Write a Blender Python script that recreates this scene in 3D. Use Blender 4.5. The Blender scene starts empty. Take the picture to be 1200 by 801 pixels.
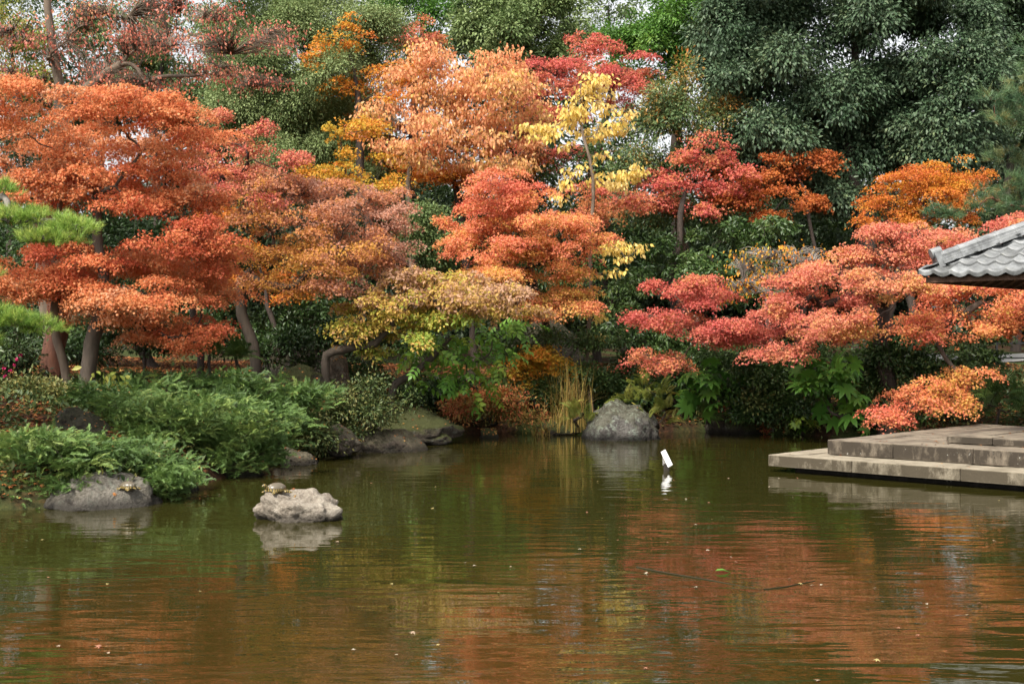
import bpy, bmesh, math, random
import numpy as np
from mathutils import Vector, noise, Matrix

SC = bpy.context.scene
COL = SC.collection
R = math.radians

# ------------------------------------------------------------------ camera, light, exposure
CAM_H = 2.0
cam_d = bpy.data.cameras.new('camera'); cam = bpy.data.objects.new('camera', cam_d); COL.objects.link(cam)
cam.location = (0, 0, CAM_H); cam.rotation_euler = (R(90), 0, 0)
cam_d.sensor_width = 36; cam_d.lens = 45; cam_d.clip_end = 2000
SC.camera = cam

SUN_EL, SUN_AZ = 51.0, 212.0          # elevation; azimuth clockwise from +Y (behind the camera, to the left)
W = bpy.data.worlds.new('World'); SC.world = W; W.use_nodes = True
wn = W.node_tree.nodes; wl = W.node_tree.links
bg = wn['Background']; sky = wn.new('ShaderNodeTexSky'); sky.sky_type = 'NISHITA'; sky.sun_disc = False
sky.sun_elevation = R(SUN_EL); sky.sun_rotation = R(SUN_AZ)
sky.dust_density = 4.0; sky.air_density = 1.0; sky.ozone_density = 0.6
hs = wn.new('ShaderNodeHueSaturation'); hs.inputs['Saturation'].default_value = 0.14   # thin high overcast
wl.new(sky.outputs[0], hs.inputs['Color']); wl.new(hs.outputs[0], bg.inputs['Color'])
bg.inputs['Strength'].default_value = 0.15
sd = bpy.data.lights.new('sun', 'SUN'); sun = bpy.data.objects.new('sun', sd); COL.objects.link(sun)
sd.energy = 2.7; sd.angle = R(8.0); sd.color = (1.0, 0.93, 0.81)
sun.rotation_euler = (R(90 - SUN_EL), 0, R(180 - SUN_AZ))
SC.view_settings.view_transform = 'Standard'; SC.view_settings.look = 'None'
SC.view_settings.exposure = 0.95; SC.view_settings.gamma = 1.0; SC.view_settings.use_curve_mapping = False
cy = SC.cycles
cy.max_bounces = 6; cy.diffuse_bounces = 3; cy.glossy_bounces = 3; cy.transmission_bounces = 2; cy.transparent_max_bounces = 4
cy.caustics_reflective = False; cy.caustics_refractive = False
cy.sample_clamp_indirect = 4.0
cy.use_denoising = True
try:
    cy.denoiser = 'OPENIMAGEDENOISE'; cy.denoising_input_passes = 'RGB_ALBEDO_NORMAL'; cy.denoising_prefilter = 'ACCURATE'
except Exception: pass

# ------------------------------------------------------------------ helpers: pixel ray -> world, terrain
F = 1500.0
def P(px, py, Y): return np.array([(px - 600) / F * Y, Y, CAM_H - (py - 400.5) / F * Y])

POND = np.array([(-14, 2.2), (-14, 9.5), (-9, 13.2), (-6.2, 15.2), (-4.6, 15.6), (-4.5, 17.6), (-3.9, 20.6), (-3.2, 22.8), (-2.6, 24.3),
                 (-1.4, 27.4), (-.2, 28.2), (1.5, 27.6), (2.9, 28.2), (4.6, 28.6), (6.4, 27.3), (7.6, 26.2), (9.2, 24.6), (11.5, 22.5),
                 (13, 19), (14, 12), (14, 2.2), (5, 1.2), (-5, 1.2)])
def pond_sd(X, Y):
    X = np.asarray(X, float); Y = np.asarray(Y, float)
    d = np.full(X.shape, 1e9); inside = np.zeros(X.shape, bool)
    n = len(POND)
    for i in range(n):
        ax, ay = POND[i]; bx, by = POND[(i + 1) % n]
        ex, ey = bx - ax, by - ay
        t = np.clip(((X - ax) * ex + (Y - ay) * ey) / (ex * ex + ey * ey), 0, 1)
        d = np.minimum(d, np.hypot(X - ax - t * ex, Y - ay - t * ey))
        c = ((ay > Y) != (by > Y)) & (X < (bx - ax) * (Y - ay) / (by - ay + 1e-12) + ax)
        inside ^= c
    return np.where(inside, -d, d)
def wob(x, y, z, s=0.0):
    return (np.sin(1.7 * x + 2.3 * y + 1.1 * z + s) + np.sin(-2.9 * x + 1.3 * y + 2.7 * z + 2.1 * s + 1) +
            np.sin(4.1 * x - 3.7 * y + 3.1 * z + 1.3 * s + 2) * .7 + np.sin(7.3 * x + 5.9 * y - 6.1 * z + .7 * s) * .5) / 3.2
def ground(X, Y):
    sdv = pond_sd(X, Y)
    d = np.maximum(sdv, 0)
    out = 0.16 * np.minimum(d / .12, 1) + 0.95 * (1 - np.exp(-d / 2.2)) + 0.035 * np.minimum(d, 60)
    out = out + 0.07 * wob(np.asarray(X) * .5, np.asarray(Y) * .5, 0, 3) * np.minimum(d / 1.0, 1)
    ins = -0.02 - 0.7 * (1 - np.exp(sdv / 1.2))
    return np.where(sdv > 0, out, ins)
def gz(X, Y): return float(ground(np.array([X]), np.array([Y]))[0])

# ------------------------------------------------------------------ helpers: materials
def newmat(name):
    m = bpy.data.materials.new(name); m.use_nodes = True
    nt = m.node_tree; b = nt.nodes['Principled BSDF']
    return m, nt, b
def ramp(nt, stops, interp='LINEAR'):
    r = nt.nodes.new('ShaderNodeValToRGB'); r.color_ramp.interpolation = interp
    e = r.color_ramp.elements
    while len(e) < len(stops): e.new(0.5)
    for i, (p, c) in enumerate(stops):
        e[i].position = p; e[i].color = (*c, 1)
    return r
def tex(nt, kind, scale, detail=4, rough=.55, co=None, stretch=None):
    t = nt.nodes.new(kind); t.inputs['Scale'].default_value = scale
    if 'Detail' in t.inputs: t.inputs['Detail'].default_value = detail
    if 'Roughness' in t.inputs: t.inputs['Roughness'].default_value = rough
    if co is not None:
        if stretch:
            mp = nt.nodes.new('ShaderNodeMapping'); mp.inputs['Scale'].default_value = stretch
            nt.links.new(co, mp.inputs[0]); co = mp.outputs[0]
        nt.links.new(co, t.inputs['Vector'])
    return t
def coords(nt, which='Object'):
    return nt.nodes.new('ShaderNodeTexCoord').outputs[which]
def worldpos(nt): return nt.nodes.new('ShaderNodeNewGeometry').outputs['Position']
def mixc(nt, fac, a, b, mode='MIX'):
    m = nt.nodes.new('ShaderNodeMix'); m.data_type = 'RGBA'; m.blend_type = mode
    def put(s, v):
        if hasattr(v, 'is_output'): nt.links.new(v, s)
        elif isinstance(v, (int, float)): s.default_value = v
        else: s.default_value = (*v, 1)
    put(m.inputs[0], fac); put(m.inputs[6], a); put(m.inputs[7], b)
    return m.outputs[2]
def math_(nt, op, a, b=0.0, clamp=False):
    m = nt.nodes.new('ShaderNodeMath'); m.operation = op; m.use_clamp = clamp
    for s, v in ((m.inputs[0], a), (m.inputs[1], b)):
        if hasattr(v, 'is_output'): nt.links.new(v, s)
        else: s.default_value = v
    return m.outputs[0]
def bump(nt, b, h, dist=.02, strength=.6):
    n = nt.nodes.new('ShaderNodeBump'); n.inputs['Distance'].default_value = dist; n.inputs['Strength'].default_value = strength
    nt.links.new(h, n.inputs['Height']); nt.links.new(n.outputs[0], b.inputs['Normal'])

_lm = {}
def leafmat(name, cols, rough=.5, spec=.3, trans=.42):
    """leaf colours by a per-leaf attribute; thin leaves pass some light"""
    if name in _lm: return _lm[name]
    m, nt, b = newmat(name)
    a = nt.nodes.new('ShaderNodeAttribute'); a.attribute_name = 'tint'
    n = len(cols)
    r = ramp(nt, [(i / (n - 1), c) for i, c in enumerate(cols)])
    nt.links.new(a.outputs['Fac'], r.inputs[0]); nt.links.new(r.outputs[0], b.inputs['Base Color'])
    b.inputs['Roughness'].default_value = rough; b.inputs['Specular IOR Level'].default_value = spec
    t = nt.nodes.new('ShaderNodeBsdfTranslucent'); nt.links.new(r.outputs[0], t.inputs['Color'])
    mx = nt.nodes.new('ShaderNodeMixShader'); mx.inputs[0].default_value = trans
    nt.links.new(b.outputs[0], mx.inputs[1]); nt.links.new(t.outputs[0], mx.inputs[2])
    nt.links.new(mx.outputs[0], nt.nodes['Material Output'].inputs['Surface'])
    _lm[name] = m
    return m
def barkmat(name, c1, c2, sc=9):
    if name in _lm: return _lm[name]
    m, nt, b = newmat(name)
    co = coords(nt)
    t = tex(nt, 'ShaderNodeTexNoise', sc, 6, .65, co, (1, 1, .25)); t2 = tex(nt, 'ShaderNodeTexNoise', 1.6, 3, .5, co)
    r = ramp(nt, [(.3, c1), (.7, c2)])
    nt.links.new(math_(nt, 'ADD', math_(nt, 'MULTIPLY', t.outputs[0], .7), math_(nt, 'MULTIPLY', t2.outputs[0], .3)), r.inputs[0])
    nt.links.new(r.outputs[0], b.inputs['Base Color']); b.inputs['Roughness'].default_value = .85
    bump(nt, b, t.outputs[0], .02, .8)
    _lm[name] = m
    return m

# leaf palettes (linear albedo)
def M_(n): return {
 'vermilion': lambda: leafmat('vermilion_maple_leaf', [(.64,.15,.075),(.72,.215,.09),(.77,.28,.11),(.78,.35,.14),(.75,.42,.25)]),
 'orange':    lambda: leafmat('orange_maple_leaf', [(.76,.21,.135),(.82,.285,.15),(.84,.35,.15),(.80,.44,.12),(.68,.50,.11)]),
 'pink':      lambda: leafmat('pink_maple_leaf', [(.64,.16,.13),(.72,.23,.15),(.76,.30,.18),(.76,.37,.15),(.70,.44,.12)]),
 'crimson':   lambda: leafmat('crimson_maple_leaf', [(.48,.08,.075),(.60,.12,.10),(.67,.165,.13),(.69,.22,.14),(.66,.28,.11)]),
 'dusty':     lambda: leafmat('dusty_rose_maple_leaf', [(.68,.38,.07),(.69,.33,.10),(.65,.28,.13),(.58,.26,.16),(.58,.33,.24)]),
 'salmon':    lambda: leafmat('salmon_cherry_leaf', [(.58,.14,.10),(.64,.22,.15),(.66,.30,.19),(.60,.34,.10)]),
 'peach':     lambda: leafmat('peach_cherry_leaf', [(.70,.24,.12),(.74,.32,.15),(.77,.39,.18),(.76,.45,.18),(.68,.48,.11)]),
 'gold':      lambda: leafmat('golden_orange_leaf', [(.56,.14,.04),(.68,.22,.04),(.72,.29,.04),(.72,.38,.045),(.62,.45,.06)]),
 'rust':      lambda: leafmat('rust_orange_leaf', [(.44,.10,.035),(.54,.15,.04),(.60,.20,.05),(.60,.25,.06)]),
 'yellow':    lambda: leafmat('yellow_leaf', [(.72,.56,.12),(.80,.60,.15),(.82,.60,.20),(.84,.66,.30)]),
 'autumnmix': lambda: leafmat('yellow_green_to_dusty_leaf', [(.26,.36,.06),(.40,.42,.07),(.56,.42,.08),(.58,.34,.12),(.50,.30,.19)]),
 'greygreen': lambda: leafmat('grey_green_leaf', [(0.065,0.110,0.032),(0.124,0.185,0.061),(0.194,0.260,0.097),(0.270,0.330,0.137)], .5, .25, .18),
 'dark':      lambda: leafmat('dark_glossy_leaf', [(0.019,0.040,0.013),(0.037,0.068,0.022),(0.059,0.100,0.032),(0.097,0.140,0.047)], .42, .4, .12),
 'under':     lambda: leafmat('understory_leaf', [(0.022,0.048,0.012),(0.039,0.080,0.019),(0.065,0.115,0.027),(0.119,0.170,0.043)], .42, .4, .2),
 'oak':       lambda: leafmat('evergreen_oak_leaf', [(.031,.062,.030),(.060,.105,.052),(.095,.145,.078),(.15,.19,.09)], .46, .3, .14),
 'bright':    lambda: leafmat('bright_green_leaf', [(.05,.13,.02),(.09,.21,.03),(.15,.29,.05),(.24,.36,.07)], .45, .4, .3),
 'bigleaf':   lambda: leafmat('fresh_green_broad_leaf', [(.06,.17,.025),(.11,.26,.04),(.18,.34,.05),(.38,.44,.06)], .42, .4, .3),
 'olive':     lambda: leafmat('olive_and_orange_leaf', [(.06,.11,.04),(.11,.17,.06),(.17,.22,.08),(.46,.26,.06),(.60,.21,.05)], .45, .4, .25),
 'pine':      lambda: leafmat('pine_needle', [(.10,.20,.035),(.19,.32,.055),(.30,.43,.08),(.42,.48,.11)], .45, .4, .2),
 'darkpine':  lambda: leafmat('blue_pine_needle', [(.04,.09,.04),(.07,.14,.06),(.12,.20,.08),(.30,.24,.08)], .45, .4, .2),
 'juniper':   lambda: leafmat('juniper_spray', [(0.054,0.105,0.025),(0.092,0.165,0.040),(0.146,0.240,0.058),(0.238,0.310,0.079)], .5, .35, .2),
 'fern':      lambda: leafmat('yellowing_fern', [(.16,.22,.04),(.26,.30,.06),(.38,.35,.08),(.42,.30,.09)], .5, .3, .35),
 'greenfern': lambda: leafmat('green_fern', [(.03,.07,.02),(.06,.12,.03),(.11,.19,.045),(.2,.28,.07)], .5, .3, .3),
 'reed':      lambda: leafmat('dry_reed', [(.16,.20,.05),(.34,.26,.07),(.45,.30,.09),(.52,.40,.16)], .6, .2, .3),
 'litter':    lambda: leafmat('fallen_leaf', [(.09,.035,.016),(.20,.065,.025),(.34,.12,.035),(.42,.24,.06)], .6, .3, .1),
 'floatleaf': lambda: leafmat('floating_leaf', [(.38,.14,.09),(.40,.26,.16),(.42,.36,.28),(.36,.29,.09)], .45, .4, .1),
 'groundgreen': lambda: leafmat('bank_ground_cover_leaf', [(.025,.05,.016),(.05,.085,.025),(.09,.12,.035),(.22,.20,.06)], .5, .35, .2),
 'mixred':    lambda: leafmat('reddening_shrub_leaf', [(.07,.11,.03),(.22,.20,.05),(.46,.24,.07),(.48,.12,.06),(.36,.07,.04)], .5, .3, .3),
 'pinkpetal': lambda: leafmat('camellia_petal', [(.5,.02,.11),(.62,.05,.2)], .5, .3, .2),
 'greytwig':  lambda: leafmat('dry_grey_leaf', [(.3,.24,.2),(.4,.3,.2)], .6, .2, .1),
 'wood':      lambda: leafmat('distant_wood_leaf', [(.02,.038,.016),(.036,.062,.026),(.06,.09,.038),(.09,.115,.045)], .5, .4, .12),
}[n]()
BARK = {
 'brown': lambda: barkmat('brown_bark', (.028,.021,.015), (.095,.072,.052)),
 'dark': lambda: barkmat('dark_bark', (.018,.012,.009), (.06,.042,.03)),
 'grey': lambda: barkmat('grey_bark', (.12,.105,.09), (.30,.27,.23)),
 'palebrown': lambda: barkmat('pale_brown_bark', (.07,.05,.035), (.2,.15,.105)),
 'redbrown': lambda: barkmat('red_brown_bark', (.045,.017,.010), (.17,.065,.035)),
}

# ------------------------------------------------------------------ helpers: objects
def tag(o, label=None, cat=None, group=None, kind=None):
    if label: o['label'] = label
    if cat: o['category'] = cat
    if group: o['group'] = group
    if kind: o['kind'] = kind
    return o
def empty(name, loc, label, cat, group=None):
    o = bpy.data.objects.new(name, None); COL.objects.link(o); o.location = loc; o.empty_display_size = .2
    return tag(o, label, cat, group)
def link(name, me, mat, parent=None):
    o = bpy.data.objects.new(name, me); COL.objects.link(o)
    for m in (mat if isinstance(mat, (list, tuple)) else [mat]): me.materials.append(m)
    if parent is not None: o.parent = parent
    return o
def raw_mesh(name, co, faces, tint=None, smooth=False):
    """co (n,3); faces (m,k) all with k corners"""
    me = bpy.data.meshes.new(name)
    n, k = faces.shape
    me.vertices.add(len(co)); me.vertices.foreach_set('co', np.ascontiguousarray(co, np.float32).ravel())
    me.loops.add(n * k); me.loops.foreach_set('vertex_index', np.ascontiguousarray(faces, np.int32).ravel())
    me.polygons.add(n); me.polygons.foreach_set('loop_start', np.arange(0, n * k, k, dtype=np.int32))
    if smooth: me.polygons.foreach_set('use_smooth', np.ones(n, bool))
    me.update(calc_edges=True)
    if tint is not None:
        a = me.attributes.new('tint', 'FLOAT', 'FACE'); a.data.foreach_set('value', np.ascontiguousarray(tint, np.float32))
    return me
def nrmz(v): return v / (np.linalg.norm(v, axis=-1, keepdims=True) + 1e-9)

# leaf templates: verts in (x across, y along, z normal), unit length
def T_maple(lobes=5):
    v = []; f = []
    angs = {5: [-98, -50, 0, 50, 98], 3: [-62, 0, 62]}[lobes]
    ln = {5: [.42, .6, .68, .6, .42], 3: [.58, .68, .58]}[lobes]
    hw = {5: .17, 3: .24}[lobes]
    for a, l in zip(angs, ln):
        a = R(a); d = np.array([math.sin(a), math.cos(a)]); p = np.array([d[1], -d[0]])
        c = np.array([0, .32]); i = len(v)
        b0 = c - p * hw - d * .04; b1 = c + p * hw - d * .04; t = c + d * l
        v += [(b0[0], b0[1], 0), (t[0], t[1], -.16), (b1[0], b1[1], 0)]; f.append((i, i + 1, i + 2))
    return np.array(v, float), np.array(f)
def T_kite(w=.22, fold=.08, droop=.12):
    return np.array([(0, 0, 0), (-w, .45, fold), (0, 1, -droop), (w, .45, fold)], float), np.array([(0, 2, 1), (0, 3, 2)])
def T_oval(w=.26, fold=.07, droop=.15):
    v = [(0, 0, 0), (-w * .8, .25, fold), (-w, .55, fold), (0, 1, -droop), (w, .55, fold), (w * .8, .25, fold), (0, .5, 0)]
    f = [(0, 6, 1), (1, 6, 2), (2, 6, 3), (3, 6, 4), (4, 6, 5), (5, 6, 0)]
    return np.array(v, float), np.array(f)
def T_needles(n=16, seed=1, w=.022, spread=.9):
    r = np.random.default_rng(seed); v = []; f = []
    for i in range(n):
        a = r.uniform(0, 2 * math.pi); s = spread * math.sqrt(r.uniform(.02, 1))
        d = np.array([math.cos(a) * s, 1, math.sin(a) * s]); d /= np.linalg.norm(d)
        q = np.cross(d, r.normal(size=3)); q /= np.linalg.norm(q)
        b = np.array([0, r.uniform(-.25, .1), 0]); k = len(v); L = r.uniform(.7, 1)
        v += [tuple(b - q * w), tuple(b + q * w), tuple(b + d * L)]; f.append((k, k + 1, k + 2))
    return np.array(v), np.array(f)
def T_shoot(n=15, seed=2):
    """flat feathery conifer spray: paired branchlets along an axis, tips curling up"""
    r = np.random.default_rng(seed); v = []; f = []
    for i in range(n):
        t = (i + .5) / n
        for sd_ in (-1, 1):
            L = (.30 * (1 - .7 * t) + .05) * r.uniform(.6, 1.2); a = R(r.uniform(28, 60)) * sd_
            d = np.array([math.sin(a), math.cos(a), r.uniform(-.15, .6)]); q = np.array([d[1], -d[0], 0]); w = .017
            b = np.array([0, t * .8, .05 * math.sin(t * 3)]); k = len(v); up = np.array([0, 0, .03])
            v += [tuple(b), tuple(b + d * L * .55 - q * w + up), tuple(b + d * L), tuple(b + d * L * .55 + q * w)]
            f += [(k, k + 2, k + 1), (k, k + 3, k + 2)]
    k = len(v); v += [(-.015, .1, .01), (.015, .1, .01), (0, 1.05, .08)]; f.append((k, k + 1, k + 2))
    return np.array(v), np.array(f)
def T_frond(n=13):
    v = []; f = []
    for i in range(n):
        t = (i + .6) / n; y = t; z = .55 * t - .75 * t * t; L = .27 * math.sin(math.pi * min(1, t * .8 + .2)) + .03
        for s in (-1, 1):
            k = len(v)
            v += [(0, y - .035, z), (s * L * .55, y + .01, z - .01), (s * L, y + .07, z - .09), (s * L * .5, y + .065, z - .02)]
            f += [(k, k + 1, k + 2), (k, k + 2, k + 3)]
    k = len(v); v += [(-.008, 0, 0), (.008, 0, 0), (0, 1, -.2)]; f.append((k, k + 1, k + 2))
    return np.array(v, float), np.array(f)
def T_palm(n=8):
    v = []; f = []
    for i in range(n):
        a = R(-135 + 270 * i / (n - 1)); d = np.array([math.sin(a), math.cos(a), 0]); p = np.array([d[1], -d[0], 0])
        L = .62 + .12 * math.cos(a); c = np.array([0, .3, 0]); k = len(v); up = np.array([0, 0, 1])
        v += [tuple(c), tuple(c + d * L * .45 - p * .12 + up * .03), tuple(c + d * L * .75 - p * .1 - up * .02), tuple(c + d * L - up * .18),
              tuple(c + d * L * .75 + p * .1 - up * .02), tuple(c + d * L * .45 + p * .12 + up * .03)]
        f += [(k, k + 1, k + 5), (k + 1, k + 2, k + 5), (k + 2, k + 4, k + 5), (k + 2, k + 3, k + 4)]
    return np.array(v, float), np.array(f)
def T_compound(n=3):
    """pinnate leaf: paired hanging oval leaflets along a stalk"""
    v = []; f = []; ov, of = T_oval(.27, .05, .2); LS = .5
    for i in range(n):
        t = (i + .7) / n
        for s in (-1, 1):
            k = len(v); a = s * R(62)
            for x, y, z in ov * LS:
                v.append((x * math.cos(a) + y * math.sin(a), t + y * math.cos(a) - x * math.sin(a), -.3 * t * t + z - abs(y) * .35))
            f += [tuple(q + k for q in tri) for tri in of]
    k = len(v)
    for x, y, z in ov * LS: v.append((x, 1 + y, -.3 + z - y * .3))
    f += [tuple(q + k for q in tri) for tri in of]
    return np.array(v, float), np.array(f)
TM5, TM3, TK, TO = T_maple(5), T_maple(3), T_kite(), T_oval()
TKN = T_kite(.25, .05, .18); TN = T_needles(); TNL = T_needles(22, 5, .016, 1.1); TS = T_shoot(); TF = T_frond(); TP = T_palm(); TC = T_compound()

def leaves_mesh(name, pos, nrm, d, size, tint, tmpl):
    tv, tf = tmpl
    d = nrmz(d); x = nrmz(np.cross(d, nrm)); z = np.cross(x, d)
    s = size[:, None, None]
    co = pos[:, None, :] + s * (x[:, None, :] * tv[None, :, :1] + d[:, None, :] * tv[None, :, 1:2] + z[:, None, :] * tv[None, :, 2:3])
    n, k = len(pos), len(tv)
    fa = (tf[None] + (np.arange(n) * k)[:, None, None]).reshape(-1, tf.shape[1])
    return raw_mesh(name, co.reshape(-1, 3), fa, np.repeat(tint, len(tf)))

def tubes(polys, radii, sides):
    """polys (M,K,3) radii (M,K) -> verts, quads"""
    M, K, _ = polys.shape
    tan = nrmz(np.gradient(polys, axis=1))
    mt = nrmz(tan.mean(1)); ref = np.where(np.abs(mt[:, 2:3]) > .75, np.array([[1., 0, 0]]), np.array([[0., 0, 1.]]))
    a = nrmz(np.cross(tan, ref[:, None, :])); b = np.cross(tan, a)
    th = np.arange(sides) / sides * 2 * math.pi
    co = polys[:, :, None, :] + radii[:, :, None, None] * (a[:, :, None, :] * np.cos(th)[None, None, :, None] + b[:, :, None, :] * np.sin(th)[None, None, :, None])
    idx = np.arange(M * K * sides).reshape(M, K, sides)
    i0 = idx[:, :-1, :]; i1 = idx[:, 1:, :]
    f = np.stack([i0, np.roll(i0, -1, 2), np.roll(i1, -1, 2), i1], -1).reshape(-1, 4)
    return co.reshape(-1, 3), f
def join_tubes(parts):
    cs, fs, o = [], [], 0
    for c, f in parts:
        cs.append(c); fs.append(f + o); o += len(c)
    return np.concatenate(cs), np.concatenate(fs)
def resample(pts, K):
    pts = np.asarray(pts, float); seg = np.linalg.norm(np.diff(pts, axis=0), axis=1); s = np.concatenate([[0], np.cumsum(seg)])
    # Catmull-Rom like smoothing by two passes of interpolation
    t = np.linspace(0, s[-1], max(K * 3, 24)); q = np.stack([np.interp(t, s, pts[:, i]) for i in range(3)], 1)
    for _ in range(4): q[1:-1] = (q[:-2] + 2 * q[1:-1] + q[2:]) / 4
    t2 = np.linspace(0, len(q) - 1, K)
    return np.stack([np.interp(t2, np.arange(len(q)), q[:, i]) for i in range(3)], 1)

def foliage(pads, st, rng):
    """leaf sprays over a list of pads (cx,cy,cz,rx,rd,rz,tint): returns arrays for the leaves and the spray centres"""
    mode = st['mode']; size = st['size']; cover = st['cover']; sp = st.get('spray', .3); gap = st.get('gap', -.35)
    C, N_, TN_, SEED = [], [], [], rng.uniform(0, 50)
    for (cx, cy_, cz, rx, rd, rz, ti) in pads:
        area = math.pi * rx * rz + .6 * math.pi * rx * rd
        N = cover * area / (size * size * st.get('fill', .4)); ns = max(3, int(N / st['lps']))
        if mode == 'flat':
            u = nrmz(rng.normal(size=(ns, 2))) * 1.18 * rng.uniform(0, 1, (ns, 1)) ** .62
            h = np.sqrt(np.maximum(0, 1 - (u ** 2).sum(1)))
            top = rng.uniform(0, 1, ns) < .68
            z = np.where(top, h * rng.uniform(.55, 1.05, ns), -.45 * h * rng.uniform(0, 1, ns)) - .25 * (u ** 2).sum(1)
            p = np.stack([u[:, 0] * rx, u[:, 1] * rd, z * rz], 1)
            nn = np.stack([u[:, 0] * .75, u[:, 1] * .75 - .12, np.ones(ns)], 1)
        else:
            q = nrmz(rng.normal(size=(ns, 3))) * (rng.uniform(.12, 1, (ns, 1)) ** .42)
            if st.get('half'): q[:, 2] = np.abs(q[:, 2]) * 1.0 - .25 * rng.uniform(0, 1, ns)
            p = q * np.array([rx, rd, rz]); nn = q + np.array([0, -.1, .35])
        k = 1 + .22 * wob(p[:, 0] * 1.3 + cx, p[:, 1] * 1.3 + cy_, p[:, 2] * 1.3 + cz, SEED)
        p = p * k[:, None] + np.array([cx, cy_, cz])
        keep = wob(p[:, 0] * 1.1, p[:, 1] * 1.1, p[:, 2] * 1.6, SEED) > gap
        p, nn = p[keep], nn[keep]
        C.append(p); N_.append(nrmz(nn))
        TN_.append(ti + st.get('tvar', .12) * rng.normal(size=len(p)) + .14 * wob(p[:, 0] * .8, p[:, 1] * .8, p[:, 2] * .8, SEED + 9))
    C = np.concatenate(C); N_ = np.concatenate(N_); TN_ = np.concatenate(TN_)
    L = st['lps']; n = len(C) * L
    c = np.repeat(C, L, 0); nr = np.repeat(N_, L, 0); ti = np.repeat(TN_, L) + st.get('lvar', .14) * rng.normal(size=n)
    ssz = np.repeat(sp * rng.uniform(.6, 1.3, len(C)), L)
    up = np.array([0, 0, 1.])
    if mode == 'flat':
        ref = np.where(np.abs(nr[:, :1]) > .9, np.array([[0, 1., 0]]), np.array([[1., 0, 0]]))
        a = nrmz(np.cross(nr, ref)); b = np.cross(nr, a)
        th = rng.uniform(0, 2 * math.pi, n); rr = np.sqrt(rng.uniform(0, 1, n)) * ssz
        off = a * (rr * np.cos(th))[:, None] + b * (rr * np.sin(th))[:, None]
        pos = c + off + nr * (rng.normal(size=n) * .02 - .22 * rr * rr / np.maximum(ssz, .05))[:, None]
        ln = nrmz(nr + rng.normal(size=(n, 3)) * st.get('jit', .5) + np.array([0, -.18, 0]))
        d = nrmz(off / np.maximum(ssz, .05)[:, None] + rng.normal(size=(n, 3)) * .6 - up * .35)
    elif mode == 'ball':
        o = rng.normal(size=(n, 3)) * .5; off = o * ssz[:, None] * np.array([1, 1, .7]); pos = c + off
        d = nrmz(nrmz(o) * .8 + nr * .6 + rng.normal(size=(n, 3)) * .35 - up * st.get('droop', .45))
        ln = nrmz(nr * .8 + up * .5 + rng.normal(size=(n, 3)) * st.get('jit', .45))
    elif mode == 'hang':
        o = rng.normal(size=(n, 3)) * .5; off = o * ssz[:, None] * np.array([1.2, 1.2, .4]); pos = c + off
        d = nrmz(-up * .9 + o * .5 + rng.normal(size=(n, 3)) * .3)
        ln = nrmz(rng.normal(size=(n, 3)) * np.array([1, 1, .3]) + np.array([0, -.5, .35]))
    else:                                   # 'out': shoots growing outwards from the pad
        o = rng.normal(size=(n, 3)) * .5; off = o * ssz[:, None] * np.array([1, 1, .5]); pos = c + off
        d = nrmz(nr * np.array([1, 1, st.get('nz', .6)]) + up * st.get('rise', .25) + rng.normal(size=(n, 3)) * st.get('jit', .4))
        ln = nrmz(up + rng.normal(size=(n, 3)) * .4)
    sz = size * rng.uniform(.65, 1.25, n)
    return pos, ln, d, sz, np.clip(ti, 0, 1), C

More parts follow.
